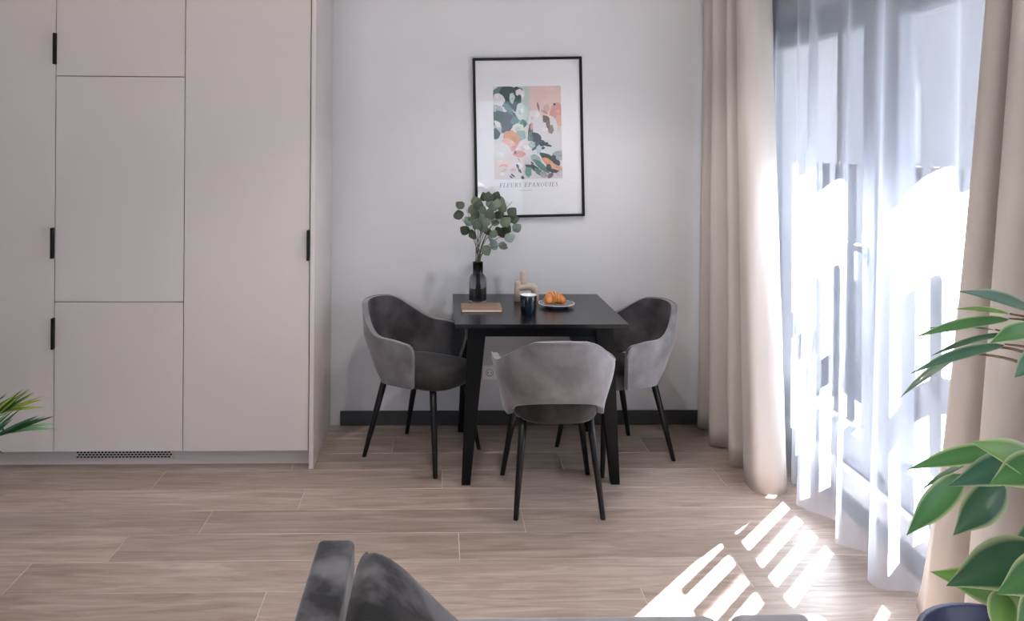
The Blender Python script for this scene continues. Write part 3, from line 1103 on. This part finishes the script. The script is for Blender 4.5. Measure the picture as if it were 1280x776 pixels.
# ---------------------------------------------------------------- picture
PYW = WY - 0.022
c4 = [at(590.5, 71, y=PYW), at(727.5, 72, y=PYW), at(731, 271.5, y=PYW), at(594.7, 271.8, y=PYW)]
cen = sum(c4, Vector()) / 4
pw_ = ((c4[1] - c4[0]).length + (c4[2] - c4[3]).length) / 2
ph_ = ((c4[3] - c4[0]).length + (c4[2] - c4[1]).length) / 2
tilt = math.atan2((c4[0] + c4[1] - c4[2] - c4[3]).x, (c4[0] + c4[1] - c4[2] - c4[3]).z)
pic = tag(empty('framed_poster', (cen.x, WY, cen.z)), 'black framed abstract floral poster titled fleurs epanouies', 'picture')
pic.rotation_euler = (0, tilt, 0)
fw = 0.0145
H_, W_ = ph_ / 2, pw_ / 2
box('backing', (-W_ + 0.002, -0.010, -H_ + 0.002), (W_ - 0.002, -0.001, H_ - 0.002), 'poster_paper', pic)
for lo, hi in (((-W_, -0.024, H_ - fw), (W_, -0.001, H_)), ((-W_, -0.024, -H_), (W_, -0.001, -H_ + fw)), ((-W_, -0.024, -H_ + fw), (-W_ + fw, -0.001, H_ - fw)), ((W_ - fw, -0.024, -H_ + fw), (W_, -0.001, H_ - fw))):
    box('frame', lo, hi, 'black_metal', pic)
box('glass', (-W_ + fw, -0.0185, -H_ + fw), (W_ - fw, -0.0175, H_ - fw), 'picture_glass', pic)


def pl_px(px, py):
    """photo pixel -> picture plane (x,z), undoing the frame's tilt."""
    p = at(px, py, y=PYW) - Vector((cen.x, PYW, cen.z))
    ca, sa = math.cos(-tilt), math.sin(-tilt)
    return (p.x * ca + p.z * sa, -p.x * sa + p.z * ca)


# the print: flat colour patches of an abstract flower study
ax0, az1 = pl_px(616.3, 108.2)
ax1, az0 = pl_px(703.5, 222.8)


def u2(u, v):
    """print coordinates 0..1 (v down) -> picture plane"""
    return ax0 + (ax1 - ax0) * u, az1 + (az0 - az1) * v


DG, TE, MI, PK, PE, OR, WH, NV, RO, GY = (0.03, 0.065, 0.065), (0.10, 0.20, 0.185), (0.42, 0.50, 0.49), (0.62, 0.46, 0.45), (0.66, 0.40, 0.33), (0.60, 0.28, 0.15), (0.62, 0.61, 0.64), (0.055, 0.075, 0.10), (0.60, 0.30, 0.29), (0.33, 0.38, 0.40)
# (u, v, half-width, half-height, angle deg, colour)
strokes = [
    (.72, .12, .40, .22, 0, PK), (.85, .30, .22, .22, 20, (0.66, 0.50, 0.48)), (.93, .30, .10, .13, 10, RO), (.97, .38, .07, .06, 0, PE), (.45, .12, .1, .14, 0, MI), (.45, .3, .12, .14, 0, MI),
    (.15, .08, .17, .09, 0, TE), (.22, .12, .16, .13, 20, DG), (.33, .06, .12, .06, 0, DG), (.09, .15, .09, .08, 30, WH), (.28, .13, .045, .06, -20, MI), (.40, .08, .07, .05, 20, WH), (.36, .18, .06, .10, 20, DG),
    (.05, .26, .09, .07, 0, GY), (.14, .36, .17, .10, 25, DG), (.24, .35, .10, .09, -10, NV), (.12, .44, .14, .06, 25, NV), (.05, .46, .07, .08, 30, GY), (.03, .51, .06, .06, 0, DG), (.06, .40, .06, .03, 40, WH),
    (.22, .24, .1, .04, 50, TE), (.32, .37, .06, .05, 0, TE), (.42, .28, .09, .09, 10, (0.50, 0.58, 0.57)), (.43, .41, .05, .05, 0, TE), (.36, .46, .09, .06, 10, (0.58, 0.60, 0.55)), (.40, .53, .08, .06, 0, (0.22, 0.38, 0.35)),
    (.28, .56, .11, .08, 20, OR), (.22, .62, .12, .05, 25, PE), (.18, .52, .05, .04, -40, OR), (.31, .66, .07, .03, -30, RO),
    (.10, .70, .14, .10, 0, WH), (.47, .67, .17, .10, -20, (0.66, 0.58, 0.62)), (.75, .45, .20, .14, 0, WH), (.78, .60, .2, .12, 0, (0.60, 0.60, 0.65)), (.60, .36, .1, .1, 0, WH),
    (.54, .47, .035, .08, 15, NV), (.56, .43, .02, .04, 10, RO), (.55, .54, .06, .06, 20, TE), (.63, .55, .08, .05, 40, NV), (.66, .61, .11, .04, 10, NV), (.62, .66, .07, .06, -10, (0.07, 0.10, 0.15)), (.72, .63, .08, .02, -10, DG), (.56, .63, .05, .04, 0, (0.35, 0.45, 0.47)),
    (.77, .36, .06, .04, 30, (0.16, 0.12, 0.12)), (.84, .47, .05, .05, -30, (0.25, 0.24, 0.22)), (.80, .41, .03, .05, 0, (0.2, 0.15, 0.16)), (.66, .22, .015, .05, -20, (0.25, 0.15, 0.18)), (.90, .20, .02, .015, -30, NV), (.75, .28, .05, .015, 30, (0.4, 0.25, 0.25)),
    (.30, .80, .16, .11, 0, (0.62, 0.57, 0.58)), (.75, .74, .22, .08, 0, (0.57, 0.60, 0.65)), (.37, .73, .09, .035, 0, RO), (.31, .71, .02, .02, 0, (0.3, 0.1, 0.1)), (.12, .84, .12, .07, 0, (0.64, 0.55, 0.54)), (.12, .86, .07, .02, -10, RO), (.10, .92, .12, .06, 0, (0.62, 0.56, 0.54)), (.28, .90, .05, .03, 0, PK),
    (.72, .67, .03, .015, 0, NV), (.80, .645, .05, .012, 10, DG), (.93, .73, .09, .025, -15, GY), (.66, .68, .04, .05, 0, (0.42, 0.48, 0.54)),
    (.62, .80, .10, .05, 40, (0.23, 0.37, 0.37)), (.70, .87, .14, .04, 40, TE), (.60, .77, .05, .015, -10, GY), (.77, .76, .10, .03, 20, DG), (.90, .81, .09, .06, 35, NV), (.96, .77, .06, .04, 0, GY), (.79, .82, .09, .035, 30, OR), (.90, .88, .13, .035, 20, (0.62, 0.34, 0.22)), (.80, .88, .05, .04, 40, NV), (.88, .92, .1, .02, 10, NV),
    (.60, .89, .10, .03, 35, DG), (.66, .93, .09, .03, 35, TE), (.50, .92, .05, .06, 0, (0.14, 0.28, 0.25)), (.50, .86, .05, .015, 10, NV), (.56, .83, .03, .01, 40, NV), (.72, .955, .06, .035, 20, (0.35, 0.32, 0.33)), (.82, .97, .05, .025, -30, (0.16, 0.14, 0.17)), (.86, .93, .03, .012, -40, NV),
    (.34, .86, .035, .02, 60, NV), (.37, .91, .035, .018, 50, DG), (.27, .96, .04, .012, 40, NV), (.41, .985, .03, .02, 40, NV), (.24, .975, .03, .01, 40, DG), (.36, .79, .03, .006, 55, (0.25, 0.2, 0.22)),
    (.97, .95, .06, .03, 0, (0.50, 0.48, 0.56))]
bm = bmesh.new()
cl = bm.loops.layers.float_color.new('Col')
ww, hh = ax1 - ax0, az1 - az0


def patch(pts, col, dep):
    vs = [bm.verts.new((p[0], -0.0102 - dep, p[1])) for p in pts]
    f = bm.faces.new(vs)
    for lp in f.loops:
        lp[cl] = (*col, 1)


patch([u2(0, 0), u2(1, 0), u2(1, 1), u2(0, 1)], (0.60, 0.57, 0.60), 0)
rng = random.Random(11)
dep = 0.00002
def daub(u, v, a, b_, ang, col):
    global dep
    ang = math.radians(ang)
    ph = rng.uniform(0, 9)
    pts = []
    for i in range(22):
        t = 2 * math.pi * i / 22
        rr = 1 + 0.30 * noise.noise(Vector((math.cos(t) * 1.6 + ph * 7, math.sin(t) * 1.6, ph))) + 0.12 * noise.noise(Vector((math.cos(t) * 5 + ph, math.sin(t) * 5, ph)))
        x_, y_ = a * rr * math.cos(t), b_ * rr * math.sin(t) * 1.0
        uu = u + x_ * math.cos(ang) - y_ * math.sin(ang) * 0.76
        vv = v + x_ * math.sin(ang) * 0.76 + y_ * math.cos(ang)
        pts.append(u2(min(1, max(0, uu)), min(1, max(0, vv))))
    patch(pts, col, dep)
    dep += 0.00002
for (u, v, a, b_, ang, col) in strokes:
    daub(u, v, a, b_, ang, col)
    # thin dry-brush streaks inside each patch
    for k_ in range(2):
        q = rng.uniform(0.75, 1.28)
        daub(u + rng.uniform(-.5, .5) * a, v + rng.uniform(-.5, .5) * b_, a * rng.uniform(.2, .5), b_ * rng.uniform(.1, .35), ang + rng.uniform(-25, 25), tuple(min(0.7, x_ * q) for x_ in col))
me = bpy.data.meshes.new('print')
bm.to_mesh(me); bm.free()
# degenerate (fully clipped) patches are harmless
mesh_obj('print', me, 'print_ink', pic)

# lettering: slanted serif capitals drawn as strokes, thick uprights and hairline bars
GL = {
    'F': (0.62, [((0.16, 0), (0.16, 1), 1), ((0.16, 0.97), (0.60, 0.97), 0), ((0.16, 0.52), (0.48, 0.52), 0), ((0.60, 0.97), (0.60, 0.82), 0), ((0.48, 0.60), (0.48, 0.44), 0), ((0.02, 0.02), (0.32, 0.02), 0), ((0.02, 0.97), (0.2, 0.97), 0)]),
    'L': (0.62, [((0.16, 0), (0.16, 1), 1), ((0.02, 0.02), (0.60, 0.02), 0), ((0.60, 0.02), (0.60, 0.2), 0), ((0.02, 0.97), (0.32, 0.97), 0)]),
    'E': (0.66, [((0.16, 0), (0.16, 1), 1), ((0.02, 0.97), (0.60, 0.97), 0), ((0.16, 0.52), (0.46, 0.52), 0), ((0.02, 0.02), (0.62, 0.02), 0), ((0.60, 0.97), (0.60, 0.82), 0), ((0.62, 0.02), (0.62, 0.2), 0), ((0.46, 0.60), (0.46, 0.44), 0)]),
    'U': (0.80, [((0.16, 0.97), (0.16, 0.28), 1), ((0.16, 0.28), (0.26, 0.06), 1), ((0.26, 0.06), (0.42, 0.0), 0), ((0.42, 0.0), (0.58, 0.08), 0), ((0.58, 0.08), (0.66, 0.3), 0), ((0.66, 0.3), (0.66, 0.97), 0), ((0.02, 0.97), (0.32, 0.97), 0), ((0.54, 0.97), (0.78, 0.97), 0)]),
    'R': (0.72, [((0.16, 0), (0.16, 1), 1), ((0.02, 0.97), (0.42, 0.97), 0), ((0.42, 0.97), (0.56, 0.87), 0), ((0.56, 0.87), (0.56, 0.64), 1), ((0.56, 0.64), (0.40, 0.52), 0), ((0.40, 0.52), (0.16, 0.52), 0), ((0.36, 0.52), (0.64, 0.02), 1), ((0.02, 0.02), (0.32, 0.02), 0), ((0.58, 0.02), (0.74, 0.02), 0)]),
    'S': (0.58, [((0.48, 0.80), (0.46, 0.93), 0), ((0.46, 0.93), (0.28, 0.99), 0), ((0.28, 0.99), (0.12, 0.88), 0), ((0.12, 0.88), (0.12, 0.70), 1), ((0.12, 0.70), (0.44, 0.36), 1), ((0.44, 0.36), (0.46, 0.16), 1), ((0.46, 0.16), (0.30, 0.01), 0), ((0.30, 0.01), (0.10, 0.06), 0), ((0.10, 0.06), (0.06, 0.22), 0)]),
    'P': (0.66, [((0.16, 0), (0.16, 1), 1), ((0.02, 0.97), (0.42, 0.97), 0), ((0.42, 0.97), (0.58, 0.86), 0), ((0.58, 0.86), (0.58, 0.60), 1), ((0.58, 0.60), (0.42, 0.47), 0), ((0.42, 0.47), (0.16, 0.47), 0), ((0.02, 0.02), (0.32, 0.02), 0)]),
    'A': (0.78, [((0.08, 0.0), (0.38, 1.0), 0), ((0.38, 1.0), (0.68, 0.0), 1), ((0.18, 0.34), (0.56, 0.34), 0), ((0.0, 0.02), (0.2, 0.02), 0), ((0.54, 0.02), (0.80, 0.02), 0)]),
    'N': (0.82, [((0.16, 0.0), (0.16, 0.97), 0), ((0.14, 0.97), (0.66, 0.03), 1), ((0.66, 0.03), (0.66, 0.97), 0), ((0.02, 0.02), (0.3, 0.02), 0), ((0.54, 0.97), (0.80, 0.97), 0), ((0.0, 0.97), (0.18, 0.97), 0)]),
    'O': (0.82, [((0.10, 0.32), (0.10, 0.68), 1), ((0.10, 0.68), (0.24, 0.93), 0), ((0.24, 0.93), (0.42, 0.99), 0), ((0.42, 0.99), (0.58, 0.93), 0), ((0.58, 0.93), (0.72, 0.68), 0), ((0.72, 0.68), (0.72, 0.32), 1), ((0.72, 0.32), (0.58, 0.07), 0), ((0.58, 0.07), (0.42, 0.01), 0), ((0.42, 0.01), (0.24, 0.07), 0), ((0.24, 0.07), (0.10, 0.32), 0)]),
    'I': (0.36, [((0.18, 0), (0.18, 1), 1), ((0.04, 0.02), (0.34, 0.02), 0), ((0.04, 0.97), (0.34, 0.97), 0)]),
    ' ': (0.40, []),
}


def lettering(text, x0, x1, zbase, hgt, name):
    adv = sum(GL[c_][0] + 0.16 for c_ in text) - 0.16
    sx_ = (x1 - x0 - 0.2 * hgt) / (adv * hgt)
    bm = bmesh.new()
    cur = 0.0
    for c_ in text:
        wd, segs = GL[c_]
        for (a, b_, th) in segs:
            A = Vector(((cur + a[0]) * hgt * sx_ + 0.2 * hgt * a[1], a[1] * hgt))
            B = Vector(((cur + b_[0]) * hgt * sx_ + 0.2 * hgt * b_[1], b_[1] * hgt))
            d = (B - A)
            nrm = Vector((-d.y, d.x)).normalized() * hgt * (0.075 if th else 0.03)
            vs = [bm.verts.new((x0 + q.x, -0.0109, zbase + q.y)) for q in (A - nrm, B - nrm, B + nrm, A + nrm)]
            bm.faces.new(vs)
        cur += wd + 0.16
    return bm_obj(name, bm, 'poster_text', pic)


tx_a, tz_a = pl_px(624.5, 234.3)
tx_b, _ = pl_px(698.5, 234.3)
lettering('FLEURS EPANOUIES', tx_a, tx_b, tz_a, 0.0235, 'title_lettering')
la, lz = pl_px(650, 238.3)
lb_, _ = pl_px(665, 238.3)
bm = bmesh.new()
x_ = la
rng = random.Random(5)
while x_ < lb_:
    w_ = rng.uniform(0.002, 0.005)
    add_box(bm, (x_, -0.0109, lz), (x_ + w_, -0.0104, lz + 0.0022))
    x_ += w_ + 0.0015
bm_obj('small_print', bm, 'poster_text', pic)

# wall socket
so_ = at(612, 465, y=WY)
sk = tag(empty('wall_socket', (so_.x, WY, so_.z)), 'white wall socket low on the far wall under the table', 'socket')
bm = bmesh.new()
add_box(bm, (-0.041, -0.009, -0.041), (0.041, 0.0, 0.041), 0.004, 2)
bm_obj('cover_plate', bm, 'white_plastic', sk)
bm = bmesh.new()
add_lathe(bm, [(0.0, -0.001), (0.018, -0.001), (0.0195, 0.001), (0.0195, 0.0015), (0.021, 0.0015), (0.021, -0.002)], 28)
o = bm_obj('outlet_well', bm, 'terracotta', sk, Vector((0, -0.0095, 0)), True)
o.rotation_euler = (math.radians(90), 0, 0)
for dx in (-0.0095, 0.0095):
    bm = bmesh.new()
    add_lathe(bm, [(0, 0.0), (0.0028, 0.0), (0.0028, -0.002)], 12)
    q = bm_obj('contact_hole', bm, 'black_metal', sk, Vector((dx, -0.0112, 0)), True)
    q.rotation_euler = (math.radians(90), 0, 0)

# ---------------------------------------------------------------- sofa
SY = 1.90
sofa = tag(empty('sofa', (0.33, 1.40, 0)), 'dark grey velvet sofa with one slim armrest', 'sofa')
so = sofa.location.copy()
al = at(397, 674, z=0.62).x
ar = at(444, 674, z=0.62).x
AY = at(420, 672, z=0.62).y
def spart(name, lo, hi, m, bev, seg=4):
    return box(name, Vector(lo) - so, Vector(hi) - so, m, sofa, bev, seg, True)
spart('armrest', (al, 0.85, 0.10), (ar, AY, 0.62), 'velvet_sofa', 0.016)
spart('base', (ar + 0.002, 0.85, 0.10), (1.02, SY - 0.03, 0.26), 'velvet_grey_lit', 0.015)
spart('backrest', (ar + 0.002, 0.62, 0.10), (1.02, 0.85, 0.80), 'velvet_sofa', 0.04)
c1 = at(897, 772, z=0.41).x
c2 = at(909, 772, z=0.41).x
c3 = at(1035, 772, z=0.41).x
spart('seat_cushion', (ar + 0.004, 0.86, 0.262), (c1, SY, 0.421), 'velvet_grey_lit', 0.035, 5)
spart('seat_cushion', (c2, 0.86, 0.262), (c3, SY, 0.423), 'velvet_grey_lit', 0.035, 5)
for lx_, ly_ in ((al + 0.05, 0.9), (al + 0.05, 1.8), (0.95, 0.9), (0.95, 1.8)):
    bm = bmesh.new()
    add_loft(bm, [circle((lx_ - so.x, ly_ - so.y, 0), 0.012, 14), circle((lx_ - so.x, ly_ - so.y, 0.11), 0.018, 14)])
    bm_obj('leg', bm, 'leg_black', sofa, None, True)

# throw cushion leaning on the armrest
def cushion_mesh(a, b_, h):
    n = 22
    verts, faces = [], []
    for side in (1, -1):
        for i in range(n + 1):
            for j in range(n + 1):
                u, v = -1 + 2 * i / n, -1 + 2 * j / n
                e = max(0, (1 - u ** 4)) ** 0.5 * max(0, (1 - v ** 4)) ** 0.5
                pin = 1 - 0.06 * (1 - v * v) * abs(u) ** 3
                pin2 = 1 - 0.06 * (1 - u * u) * abs(v) ** 3
                verts.append((a * u * (1 - 0.09 * v ** 4), b_ * v * (1 - 0.09 * u ** 4), side * h * e + 0.006 * noise.noise(Vector((u * 2, v * 2, side))) * e))
        base = 0 if side == 1 else (n + 1) ** 2
        for i in range(n):
            for j in range(n):
                q = base + i * (n + 1) + j
                f = (q, q + n + 1, q + n + 2, q + 1)
                faces.append(f if side == 1 else f[::-1])
    me = bpy.data.meshes.new('cushion')
    me.from_pydata(verts, [], faces)
    bm = bmesh.new()
    bm.from_mesh(me)
    bmesh.ops.remove_doubles(bm, verts=bm.verts, dist=1e-5)
    bm.to_mesh(me)
    bm.free()
    return me
cu = mesh_obj('throw_cushion', cushion_mesh(0.195, 0.22, 0.052), 'velvet_cushion', None, None, True)
cu.location = (ar + 0.172, 1.47, 0.570)
cu.rotation_euler = (0, math.radians(44), 0)
tag(cu, 'dark velvet throw cushion leaning on the sofa armrest', 'cushion')

# ---------------------------------------------------------------- variegated plant
PX_, PY_ = 1.235, 1.60
pot_z = 0.50
plant = tag(empty('potted_plant', (PX_, PY_, 0)), 'leafy plant with green and cream-edged leaves in a navy pot', 'plant')
lathe('pot', [(0, 0), (0.12, 0), (0.135, 0.01), (0.175, pot_z - 0.03), (0.187, pot_z - 0.03), (0.187, pot_z), (0.170, pot_z), (0.165, pot_z - 0.05), (0, pot_z - 0.05)], 'navy_pot', plant, None, 48)
lathe('soil', [(0.166, pot_z - 0.045), (0.12, pot_z - 0.038), (0.05, pot_z - 0.03), (0, pot_z - 0.03)], 'soil', plant, None, 32)
lc = [((0.03, 0.10, 0.045), (0.018, 0.075, 0.032), (0.34, 0.40, 0.22)), ((0.07, 0.20, 0.065), (0.05, 0.16, 0.05), (0.42, 0.50, 0.26)),
      ((0.05, 0.14, 0.09), (0.035, 0.11, 0.07), (0.30, 0.38, 0.24)), ((0.16, 0.30, 0.08), (0.12, 0.26, 0.06), (0.48, 0.52, 0.28))]
pm = {}
def big_leaf(base, tip, wpx, ci, face, dyb=0.0, dyt=0.0, cup=0.12):
    b3 = at(base[0], base[1], y=PY_ + dyb) - plant.location
    t3 = at(tip[0], tip[1], y=PY_ + dyt) - plant.location
    ln = (t3 - b3).length
    wd = wpx * PY_ / FPX * 0.97
    me = leaf_mesh('leaf', ln, wd, lc[ci][:2], 0.5, cup, 14, 'leaf_variegated', lc[ci][2], 0.72, 0.22)
    o = bpy.data.objects.new('leaf', me)
    o.parent = plant
    COL.objects.link(o)
    orient(o, b3, t3, face)
    return b3
U = Vector((0, -0.55, 0.85))
leaves = [((1300, 392), (1204, 357), 36, 2, (0.1, -.5, .9), 0, -.03), ((1262, 398), (1143, 414), 24, 1, (0, -.35, .95), .0, .02), ((1262, 392), (1192, 382), 16, 3, (0, -.3, .9), .05, .08),
          ((1262, 416), (1163, 436), 15, 0, (0, -.15, 1), -.04, -.08), ((1256, 430), (1138, 458), 22, 2, (-.1, -.3, .95), .02, 0), ((1215, 432), (1120, 492), 15, 0, (-.3, -.25, .9), .04, .06),
          ((1192, 440), (1116, 497), 10, 2, (.2, -.2, .9), .06, .1), ((1300, 408), (1240, 424), 28, 1, (0, -.5, .8), -.06, -.1), ((1310, 440), (1268, 470), 30, 2, (-.5, -.6, .6), -.1, -.1), ((1244, 412), (1150, 405), 12, 0, (0, -.1, 1), .07, .12),
          ((1262, 562), (1136, 580), 30, 1, (0, -.5, .85), .0, .0), ((1300, 572), (1188, 604), 42, 2, (-.1, -.7, .7), -.05, -.06), ((1204, 592), (1132, 670), 34, 1, (-.5, -.7, .3), .0, .02),
          ((1252, 600), (1194, 672), 46, 0, (-.2, -.95, .2), -.03, -.02), ((1320, 600), (1222, 548), 52, 3, (.2, -.7, .7), -.10, -.14), ((1310, 575), (1240, 604), 40, 1, (0, -.8, .6), -.14, -.16), ((1215, 575), (1146, 610), 12, 0, (0, -.2, 1), .05, .08),
          ((1310, 690), (1186, 728), 62, 0, (0, -.65, .8), -.06, -.08), ((1290, 752), (1170, 713), 52, 3, (0, -.75, .6), -.03, -.03), ((1325, 700), (1250, 742), 46, 1, (.1, -.8, .6), -.12, -.16),
          ((1252, 738), (1250, 800), 44, 3, (0, -1, .2), -.06, -.1), ((1330, 650), (1262, 684), 34, 2, (0, -.5, .8), -.02, -.02), ((1300, 730), (1275, 800), 46, 1, (.2, -1, .3), -.1, -.14),
          # the side of the plant outside the picture
          ((1330, 400), (1420, 380), 36, 1, U, 0, .05), ((1340, 430), (1430, 470), 40, 0, U, 0, -.05), ((1330, 560), (1430, 540), 44, 2, U, 0, .1), ((1330, 590), (1420, 650), 46, 0, U, -.05, -.1),
          ((1340, 690), (1440, 690), 50, 1, U, 0, 0), ((1330, 720), (1420, 770), 50, 0, U, -.05, -.1), ((1310, 360), (1350, 290), 34, 1, U, 0, .05), ((1310, 360), (1290, 300), 30, 2, U, 0, .12)]
bases = [big_leaf(*l_) for l_ in leaves]
stem_x = [at(1318, y_, y=PY_) - plant.location for y_ in (350, 420, 580, 700)]
trunk = [Vector((0.0, 0, pot_z - 0.04)), stem_x[3] * 1.0, stem_x[2], stem_x[1], stem_x[0]]
bm = bmesh.new()
add_tube(bm, catmull(trunk, 6), [0.011 - 0.0003 * i for i in range(25)], 10)
bm_obj('stem', bm, 'bark', plant, None, True)
tc_ = catmull(trunk, 12)
for b3 in bases:
    q = min(tc_, key=lambda p: (p - b3 + Vector((0, 0, 0.04))).length)
    if (q - b3).length > 0.005:
        bm = bmesh.new()
        mid = q.lerp(b3, 0.5) + Vector((0, 0, 0.012))
        add_tube(bm, catmull([q, mid, b3], 5), [0.0045 - 0.00025 * i for i in range(11)], 6)
        bm_obj('leaf_stalk', bm, 'bark', plant, None, True)

# ---------------------------------------------------------------- palm
QX, QY = -1.98, 2.55
palm = tag(empty('potted_palm', (QX, QY, 0)), 'feathery green palm whose frond tips reach before the cabinets', 'plant')
lathe('pot', [(0, 0), (0.10, 0), (0.115, 0.01), (0.145, 0.27), (0.150, 0.28), (0.137, 0.28), (0.13, 0.24), (0, 0.24)], 'terracotta', palm, None, 40)
lathe('soil', [(0.132, 0.245), (0.08, 0.25), (0, 0.252)], 'soil', palm, None, 28)
PLM = [((0.035, 0.11, 0.03), (0.02, 0.075, 0.02)), ((0.28, 0.36, 0.05), (0.20, 0.28, 0.035)), ((0.03, 0.13, 0.06), (0.015, 0.09, 0.035)), ((0.22, 0.40, 0.22), (0.16, 0.33, 0.16))]
def palm_px(px, py, dy=0.0):
    return at(px, py, y=QY + dy) - palm.location
def leaflet(b3, t3, wd, ci, face=(0.1, -.6, .8)):
    ln = (t3 - b3).length
    me = leaf_mesh('leaflet', ln, wd, PLM[ci], 0.9, 0.10, 8, 'leaf_palm', None, 0.6, 0.3)
    o = bpy.data.objects.new('leaflet', me)
    o.parent = palm
    COL.objects.link(o)
    orient(o, b3, t3, face)
def frond(root, pts, seed, dark):
    P = catmull([root] + pts, 8)
    bm = bmesh.new()
    add_tube(bm, P, [0.005 - 0.004 * i / len(P) for i in range(len(P))], 6)
    bm_obj('frond_stalk', bm, 'leaf_stalk_green', palm, None, True)
    return P
mat('leaf_stalk_green', (0.10, 0.17, 0.04), 0.5)
root = Vector((0.0, 0, 0.25))
# the two fronds whose tips show in the picture
f1 = frond(root, [palm_px(-150, 560), palm_px(-70, 535), palm_px(-8, 522), palm_px(20, 510)], 1, 0)
f2 = frond(root, [palm_px(-140, 590, -.05), palm_px(-60, 570, -.06), palm_px(-15, 550, -.06), palm_px(25, 536, -.06)], 2, 1)
for (bx_, by_, tx_, ty_, ci) in ((-20, 520, 7, 490, 0), (-14, 523, 26, 485, 1), (-8, 521, 27, 485.5, 0), (-4, 520, 33, 486, 1), (0, 518, 34, 486.5, 0), (2, 517, 41, 488.5, 0), (4, 516, 42, 490, 1), (6, 515, 54, 493, 1), (8, 514, 53, 497, 1), (12, 513, 57, 507, 1)):
    leaflet(palm_px(bx_, by_), palm_px(tx_, ty_), 0.012, ci)
for (bx_, by_, tx_, ty_, ci) in ((-20, 547, 14, 521, 2), (-12, 549, 15, 522, 2), (-8, 547, 46, 517, 2), (-2, 545, 47, 518, 2), (2, 544, 55, 518, 0), (6, 542, 67, 517, 0), (10, 541, 66, 518.5, 2), (14, 539, 74, 526, 3), (12, 540, 60, 528, 3), (16, 538, 72, 534, 3), (10, 541, 52, 533, 3)):
    leaflet(palm_px(bx_, by_, -.06), palm_px(tx_, ty_, -.06), 0.013, ci)
for P in (f1, f2):
    for i in range(9, len(P) - 8, 2):
        for sgn in (-1, 1):
            d = (P[i + 1] - P[i]).normalized()
            leaflet(P[i], P[i] + d * 0.10 + Vector((0, 0.06 * sgn, 0.06 if sgn > 0 else -0.05)), 0.012, 0)
rngp = random.Random(9)
for a_ in (100, 150, 200, 250, 290):
    an = math.radians(a_)
    dirv = Vector((math.cos(an), math.sin(an), 0))
    P = frond(root, [root + dirv * 0.08 + Vector((0, 0, 0.22)), root + dirv * 0.22 + Vector((0, 0, 0.36)), root + dirv * 0.42 + Vector((0, 0, 0.34))], a_, 0)
    for i in range(6, len(P) - 1):
        for sgn in (-1, 1):
            d = (P[i + 1] - P[i]).normalized()
            sd = Vector((-dirv.y, dirv.x, 0)) * sgn
            leaflet(P[i], P[i] + d * 0.11 + sd * 0.09 + Vector((0, 0, 0.02)), 0.012, rngp.choice((0, 2, 0, 1)))

# ---------------------------------------------------------------- ceiling lamps (outside the frame): a pair glints in the picture glass, others added fill
for i, (lx_, ly_) in enumerate(((0.80, -1.85), (0.95, -1.85), (-1.3, 1.7), (0.1, 2.4), (0.6, 3.3), (-1.3, 0.3), (0.2, 0.3))):
    e = tag(empty('ceiling_fill_spotlight', (lx_, ly_, CZ)), 'small round white ceiling spotlight, unseen fill light', 'lamp', 'ceiling spotlights')
    lathe('housing', [(0, 0), (0.04, 0), (0.04, -0.02), (0.033, -0.02), (0.030, -0.006), (0, -0.006)], 'lamp_white', e, None, 24)
    d_ = bpy.data.lights.new('bulb', 'SPOT')
    d_.energy = 24
    d_.spot_size = math.radians(120)
    d_.spot_blend = 0.6
    d_.shadow_soft_size = 0.03
    d_.color = (1.0, 0.95, 0.90)
    lo_ = bpy.data.objects.new('bulb', d_)
    lo_.parent = e
    lo_.location = (0, 0, -0.022)
    COL.objects.link(lo_)
